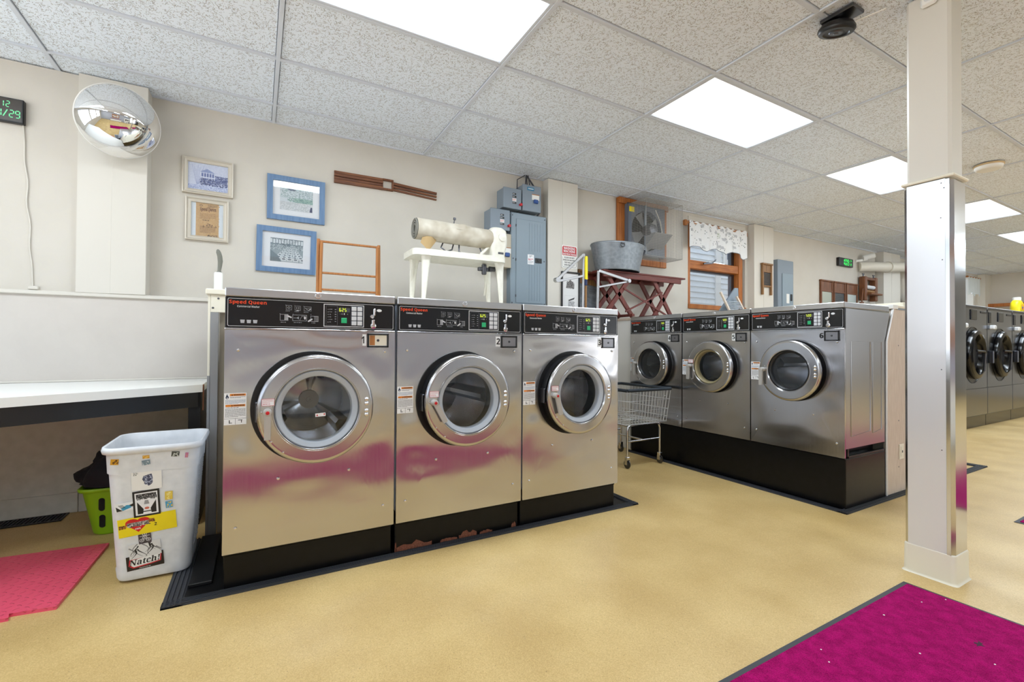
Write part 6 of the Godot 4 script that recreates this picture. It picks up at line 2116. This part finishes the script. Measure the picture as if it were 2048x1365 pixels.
# ---------------------------------------------------------------- right-hand side of the room
func build_far_things() -> void:
	washboard("washboard", "dark ribbed washboard hung on the pilaster beside the window", Vector3(6.335, 1.85, -3.926), 0.2, 0.45, M.wood_old, mat(rgb(72, 66, 62), 0.5), 0.0, "old washboards", 0.42)
	var o := thing("breaker_panel", "narrow grey electrical panel beside the pilaster washboard", "electrical panel", Vector3(6.86, 1.6, WALL))
	part(o, "box", G.new().span(Vector3(-0.2, 0, 0), Vector3(0.2, 0.8, 0.09), 0.006), M.box_grey)
	part(o, "door", G.new().span(Vector3(-0.1, 0.02, 0.09), Vector3(0.17, 0.6, 0.1), 0.004), M.panel_grey)
	part(o, "label", G.new().span(Vector3(0.0, 0.16, 0.1), Vector3(0.07, 0.3, 0.102)), M.white)
	part(o, "latch", G.new().span(Vector3(0.1, 0.2, 0.1), Vector3(0.14, 0.3, 0.108), 0.003), M.black)
	var i := 0
	for e in [["frosted glass washboard, first of three beside the wall wringer's far end", mat(rgb(176, 182, 168), 0.3), true], ["dark ribbed washboard, middle of the three on the wall", mat(rgb(84, 88, 90), 0.45), false], ["pale glass washboard next to the wringer", mat(rgb(190, 200, 196), 0.3), true]]:
		washboard("washboard", e[0], Vector3(8.13 + i * 0.4, 1.55, WALL), 0.34, 0.66, M.wood_dark, e[1], 0.0, "old washboards", 0.5, e[2])
		i += 1
	# green clock
	o = thing("digital_clock", "black digital wall clock with bright green 1009 digits", "clock", Vector3(8.7, 2.48, WALL))
	part(o, "case", G.new().span(Vector3(-0.225, 0, 0), Vector3(0.225, 0.142, 0.05), 0.006), M.black)
	part(o, "time_digits", digits(G.new(), "1009", -0.115, 0.025, 0.0515, 0.092, 0.56, 0.15), M.led_green)
	part(o, "small_digits", digits(G.new(), "24", 0.125, 0.085, 0.0515, 0.036, 0.7, 0.14), M.led_green)
	part(o, "small_digits", digits(G.new(), "29", 0.125, 0.025, 0.0515, 0.036, 0.7, 0.14), M.led_green)
	# wall camera
	o = thing("security_camera", "white bullet security camera on the back wall beside the pipes", "camera", Vector3(9.2, 2.6, WALL))
	part(o, "bracket", G.new().cyl(Vector3(0, 0.03, 0), Vector3(0.06, 0.05, 0.12), 0.02, 0.02).cyl(Vector3(-0.1, 0.02, 0.01), Vector3(0.02, 0.035, 0.05), 0.02, 0.02), M.white)
	part(o, "body", G.new().cyl(Vector3(0.02, 0.07, 0.07), Vector3(0.12, 0.11, 0.2), 0.042, 0.042, 20), M.white)
	part(o, "lens", G.new().cyl(Vector3(0.119, 0.1095, 0.199), Vector3(0.122, 0.111, 0.203), 0.03, 0.03, 20), M.black)
	# wringer
	o = thing("clothes_wringer", "antique wooden clothes wringer mounted on the wall", "wringer", Vector3(9.42, 1.93, WALL))
	for x in [-0.2, 0.17]:
		part(o, "side_post", G.new().span(Vector3(x - 0.04, 0.0, 0.02), Vector3(x + 0.04, 0.42, 0.12), 0.01), M.wood_dark)
		part(o, "screw_clamp", G.new().cyl(Vector3(x, 0.42, 0.07), Vector3(x, 0.47, 0.07), 0.012, 0.012).cyl(Vector3(x - 0.035, 0.465, 0.07), Vector3(x + 0.035, 0.465, 0.07), 0.008, 0.008), M.dark_steel)
	part(o, "roller", G.new().cyl(Vector3(-0.16, 0.24, 0.08), Vector3(0.14, 0.24, 0.08), 0.035, 0.035, 18), M.plastic_white)
	part(o, "roller", G.new().cyl(Vector3(-0.16, 0.165, 0.08), Vector3(0.14, 0.165, 0.08), 0.03, 0.03, 18), M.wood_old)
	part(o, "top_bar", G.new().span(Vector3(-0.2, 0.36, 0.03), Vector3(0.18, 0.41, 0.11), 0.008), M.wood_dark_x)
	part(o, "drip_board", G.new().span(Vector3(-0.16, 0.1, 0.06), Vector3(0.24, 0.13, 0.18), 0.006), M.wood_dark_x)
	part(o, "crank", G.new().tube([Vector3(-0.24, 0.2, 0.08), Vector3(-0.28, 0.2, 0.1), Vector3(-0.32, 0.02, 0.1), Vector3(-0.36, -0.04, 0.12)], 0.01, 7).cyl(Vector3(-0.42, -0.06, 0.12), Vector3(-0.33, -0.05, 0.12), 0.018, 0.018), M.wood_dark)
	# pipes
	o = thing("vent_pipe", "white wrapped pipe elbowing along the wall past the pilaster", "pipe", Vector3(9.5, 2.02, -3.86))
	part(o, "main_pipe", G.new().tube([Vector3(-0.3, 0.5, -0.16), Vector3(-0.1, 0.5, 0.0), Vector3(0.3, 0.52, 0.06), Vector3(0.7, 0.56, 0.08), Vector3(1.0, 0.58, 0.08), Vector3(1.6, 0.58, 0.08)], 0.085, 18), M.pvc)
	part(o, "sleeve", G.new().cyl(Vector3(0.22, 0.515, 0.05), Vector3(0.28, 0.52, 0.058), 0.1, 0.1, 18), M.pvc)
	for x in [1.15, 1.32]:
		part(o, "drop_pipe", G.new().cyl(Vector3(x, 0.1, 0.08), Vector3(x, 0.56, 0.08), 0.04, 0.04, 14).cyl(Vector3(x, 0.08, 0.08), Vector3(x, 0.16, 0.08), 0.05, 0.05, 14), M.pvc)
	part(o, "junction_box", G.new().span(Vector3(1.05, -0.6, 0.0), Vector3(1.6, 0.08, 0.15), 0.01), M.box_beige)
	build_dryers()
	# smoke detector
	o = thing("smoke_detector", "round yellowed smoke detector on the ceiling behind the column", "smoke detector", Vector3(6.02, CEIL, -1.56))
	part(o, "base_ring", G.new().lathe([Vector2(0.1, -0.016), Vector2(0.106, -0.012), Vector2(0.106, 0.0)], 32), mat(rgb(206, 180, 136), 0.5))
	part(o, "dome", G.new().lathe([Vector2(0, -0.05), Vector2(0.075, -0.05), Vector2(0.092, -0.042), Vector2(0.098, -0.03), Vector2(0.1, -0.016)], 32), M.white)
	# ceiling camera
	o = thing("dome_camera", "black round camera hanging from the ceiling near the column", "camera", Vector3(2.64, CEIL, -1.25))
	part(o, "mount", G.new().span(Vector3(-0.05, -0.02, -0.06), Vector3(0.06, 0.0, 0.1), 0.004).span(Vector3(0.02, -0.05, -0.03), Vector3(0.055, -0.015, 0.03), 0.004), M.dark_steel)
	var tl := Vector3(0.22, 0, 0.1)
	var g := G.new().to(Vector3(0, -0.06, 0), tl)
	part(o, "housing", g.lathe([Vector2(0, 0.03), Vector2(0.045, 0.03), Vector2(0.07, 0.02), Vector2(0.084, 0.0), Vector2(0.086, -0.012), Vector2(0.078, -0.024), Vector2(0.06, -0.026), Vector2(0.055, -0.02), Vector2(0, -0.02)].duplicate(), 36), M.black)
	g = G.new().to(Vector3(0, -0.06, 0), tl)
	part(o, "lens_ring", g.lathe([Vector2(0, -0.03), Vector2(0.01, -0.03), Vector2(0.012, -0.026), Vector2(0.03, -0.026), Vector2(0.034, -0.02)], 28), M.dark_steel)
	part(o, "cable", G.new().tube([Vector3(0.05, -0.04, 0.0), Vector3(0.1, -0.015, 0.06), Vector3(0.14, -0.006, 0.16)], 0.004, 6).tube([Vector3(-0.06, -0.05, -0.02), Vector3(-0.02, -0.03, 0.02), Vector3(0.02, -0.04, 0.03)], 0.004, 6), M.white)
	# far valance and rail
	o = thing("window_valance", "small white valance on the far window", "curtain", Vector3(14.26, 2.3, WALL + 0.06))
	g = G.new()
	g.grid(20, 4, func(s: float, q: float): return Vector3(-0.36 + 0.72 * s, lerpf(0.06 * absf(sin(s * PI * 2.0)), 0.42, q), 0.03 + 0.02 * sin(s * 30.0)))
	part(o, "cloth", g, mat(rgb(214, 222, 226), 0.9))
	part(o, "curtain_rod", G.new().cyl(Vector3(-0.38, 0.42, 0.03), Vector3(0.38, 0.42, 0.03), 0.012, 0.012).span(Vector3(-0.38, 0.4, -0.06), Vector3(-0.36, 0.44, 0.03)).span(Vector3(0.36, 0.4, -0.06), Vector3(0.38, 0.44, 0.03)), M.wood)
	o = thing("wooden_rail", "light wood rail on the end wall above the dryers", "rail", Vector3(15.15, 2.05, -3.3), -PI / 2)
	part(o, "rail", G.new().span(Vector3(-0.6, 0.03, 0.0), Vector3(1.6, 0.1, 0.2), 0.004), M.wood_trim)
	part(o, "bracket", G.new().span(Vector3(-0.02, -0.14, 0.0), Vector3(0.08, 0.03, 0.16), 0.004), M.wood_trim)


func build_dryers() -> void:
	var lab := ["large dark steel washer partly hidden behind the column", "large dark steel washer, second past the column", "large dark steel washer under the yellow detergent bottle"]
	for i in 3:
		var o := thing("large_washer", lab[i], "washing machine", Vector3(8.63 + 1.06 * i, 0, -2.4), 0.0, "row of large dark washers")
		var w := 0.524
		part(o, "body", G.new().span(Vector3(-w, 0.16, -0.95), Vector3(w, 1.66, -0.006), 0.004), M.dark_steel)
		part(o, "top_edge", G.new().span(Vector3(-w, 1.66, -0.95), Vector3(w, 1.7, 0.006), 0.006), M.dark_steel)
		# front with round opening
		var g := G.new()
		var yd := 1.01
		var edge := func(a: float) -> Vector2:
			return Vector2(cos(a), sin(a)) * minf((w - 0.003) / maxf(absf(cos(a)), 1e-5), ((1.66 - yd) if sin(a) > 0 else (yd - 0.548)) / maxf(absf(sin(a)), 1e-5))
		g.grid(96, 6, func(s: float, q: float):
			var a := TAU * s
			var e: Vector2 = edge.call(a)
			var v := e.lerp(Vector2(cos(a), sin(a) * 1.12) * 0.345, q)
			return Vector3(v.x, yd + v.y, 0.0), true)
		g.span(Vector3(-w + 0.003, 0.17, -0.004), Vector3(w - 0.003, 0.542, 0.002), 0.002)
		part(o, "front_panel", g, M.dark_front)
		g = G.new()
		g.t = Transform3D(Basis.from_euler(Vector3(PI / 2, 0, 0)).scaled_local(Vector3(1, 1, 1.12)), Vector3(0, yd, 0))
		part(o, "door_recess", g.lathe([Vector2(0.35, 0.004), Vector2(0.343, 0.004), Vector2(0.33, -0.06), Vector2(0.0, -0.06)], 56), M.black_gloss)
		g = G.new()
		g.t = Transform3D(Basis.from_euler(Vector3(PI / 2, 0, 0)).scaled_local(Vector3(1, 1, 1.12)), Vector3(0, yd + 0.01, 0))
		var d := part(o, "door", g.lathe([Vector2(0.3, -0.05), Vector2(0.305, 0.03), Vector2(0.29, 0.06), Vector2(0.25, 0.07), Vector2(0.225, 0.05), Vector2(0.2, -0.03), Vector2(0.0, -0.03)], 56), M.black_gloss)
		part(d, "handle", G.new().tube([Vector3(-0.08, yd + 0.06, 0.06), Vector3(0.1, yd + 0.05, 0.09), Vector3(0.12, yd + 0.02, 0.09), Vector3(0.12, yd - 0.22, 0.08)], 0.014, 7), M.dark_steel)
		part(o, "latch_handle", G.new().span(Vector3(-0.47, yd - 0.12, 0.0), Vector3(-0.43, yd + 0.06, 0.05), 0.006), M.dark_steel)
		part(o, "control_window", G.new().span(Vector3(-0.1, 1.5, 0.0), Vector3(0.12, 1.64, 0.01), 0.003).span(Vector3(-0.08, 1.52, 0.01), Vector3(0.1, 1.62, 0.012)), M.black_gloss)
		part(o, "side_buttons", G.new().span(Vector3(-0.47, 1.47, 0.0), Vector3(-0.39, 1.63, 0.008), 0.003), M.black)
		part(o, "coin_cup", G.new().span(Vector3(-0.46, 1.38, 0.0), Vector3(-0.36, 1.44, 0.06), 0.012), M.plastic_white)
		part(o, "badge", G.new().span(Vector3(0.28, 1.6, 0.0), Vector3(0.48, 1.63, 0.006), 0.002), M.black)
		part(o, "plinth", G.new().span(Vector3(-w, 0.0, -0.9), Vector3(w, 0.16, -0.02), 0.003), M.black_gloss)
	# cream chase cap behind and the detergent on top
	var o := thing("detergent_bottle", "yellow detergent bottle with white cap on the dark washers", "bottle", Vector3(11.1, 1.7, -2.55))
	var rings := []
	for e in [[0.0, 0.2, 0.11], [0.02, 0.22, 0.125], [0.1, 0.235, 0.13], [0.17, 0.215, 0.12], [0.2, 0.14, 0.1], [0.215, 0.1, 0.09]]:
		rings.append(rr(0, 0, e[1], e[2], e[2] * 0.42, e[0], 5))
	part(o, "jug", G.new().loft(rings), M.yellow)
	part(o, "cap", G.new().lathe([Vector2(0.05, 0.21), Vector2(0.052, 0.25), Vector2(0.048, 0.262), Vector2(0, 0.262)], 24), M.white)
	var p := Paint.new(64, 64, rgb(244, 220, 20), 90)
	p.oval(32, 32, 28, 24, rgb(230, 110, 30)).oval(32, 32, 20, 17, rgb(244, 220, 20)).oval(32, 34, 15, 10, rgb(60, 70, 170)).rect(20, 44, 26, 6, rgb(200, 40, 60))
	sheet(o, "front_label", 0, 0.095, 0.066, 0.13, 0.12, print_mat(p.tex()))


# ---------------------------------------------------------------- across the room, seen in the mirror and the steel
func build_behind() -> void:
	var o := thing("notice_board", "cork notice board in an orange wood frame, mirrored in the convex mirror", "notice board", Vector3(0.9, 1.15, Z1), PI)
	part(o, "cork", G.new().span(Vector3(-1.0, 0, 0), Vector3(1.0, 1.1, 0.015)), M.wood)
	var g := G.new()
	g.span(Vector3(-1.05, -0.05, 0), Vector3(1.05, 0, 0.03), 0.004).span(Vector3(-1.05, 1.1, 0), Vector3(1.05, 1.15, 0.03), 0.004).span(Vector3(-1.05, 0, 0), Vector3(-1.0, 1.1, 0.03), 0.004).span(Vector3(1.0, 0, 0), Vector3(1.05, 1.1, 0.03), 0.004)
	part(o, "frame", g, M.wood_trim)
	for e in [[-0.55, 0.6, 0.6, 0.75], [0.25, 0.5, 0.7, 0.55], [0.75, 0.6, 0.3, 0.4]]:
		var s := thing("paper_notice", "white printed notice pinned to the cork board", "notice", Vector3(0.9 - e[0], 1.15 + e[1] - e[3] / 2, Z1 - 0.016), PI, "notices on the cork board")
		var p := Paint.new(96, 96, rgb(232, 232, 230), 91)
		p.words(10, 12, 76, 6, 13, 6, rgb(110, 110, 112))
		sheet(s, "paper", 0, e[3] / 2, 0, e[2], e[3], print_mat(p.tex()))
	for i in 7:
		var far := i > 2  # this second row is added, dark for the washer side to mirror
		o = thing("stack_dryer", "dark steel stacked dryer past the shop windows" if far else "white stacked tumble dryer on the wall opposite the washers", "dryer", Vector3(4.0 + i * 0.82 if not far else 11.8 + (i - 3) * 0.84, 0, Z1 - 0.75), PI, "dark stacked dryers past the shop windows" if far else "stacked dryers opposite the washers")
		part(o, "body", G.new().span(Vector3(-0.4, 0.02, -0.72), Vector3(0.4, 1.95 if not far else 2.3, 0), 0.008), M.dark_steel if far else M.white)
		for y in [0.55, 1.42]:
			g = G.new().to(Vector3(0, y, 0), Vector3(PI / 2, 0, 0))
			var d := part(o, "door", g.lathe([Vector2(0.3, 0), Vector2(0.3, 0.04), Vector2(0.26, 0.055), Vector2(0.22, 0.04), Vector2(0.21, 0.02), Vector2(0, 0.02)], 36), M.dark_steel)
			part(d, "handle", G.new().span(Vector3(0.2, y - 0.05, 0.05), Vector3(0.23, y + 0.05, 0.075), 0.004), M.chrome)
	o = thing("low_cabinet", "white low cabinet with maroon top below the notice board", "cabinet", Vector3(0.9, 0, Z1 - 0.03), PI)
	part(o, "body", G.new().span(Vector3(-1.6, 0.08, 0), Vector3(1.6, 0.74, 0.5), 0.004), M.white)
	part(o, "top", G.new().span(Vector3(-1.62, 0.74, 0), Vector3(1.62, 0.78, 0.53), 0.006), mat(rgb(120, 30, 60), 0.4))
	part(o, "toe_kick", G.new().span(Vector3(-1.58, 0, 0), Vector3(1.58, 0.08, 0.44)), M.black)
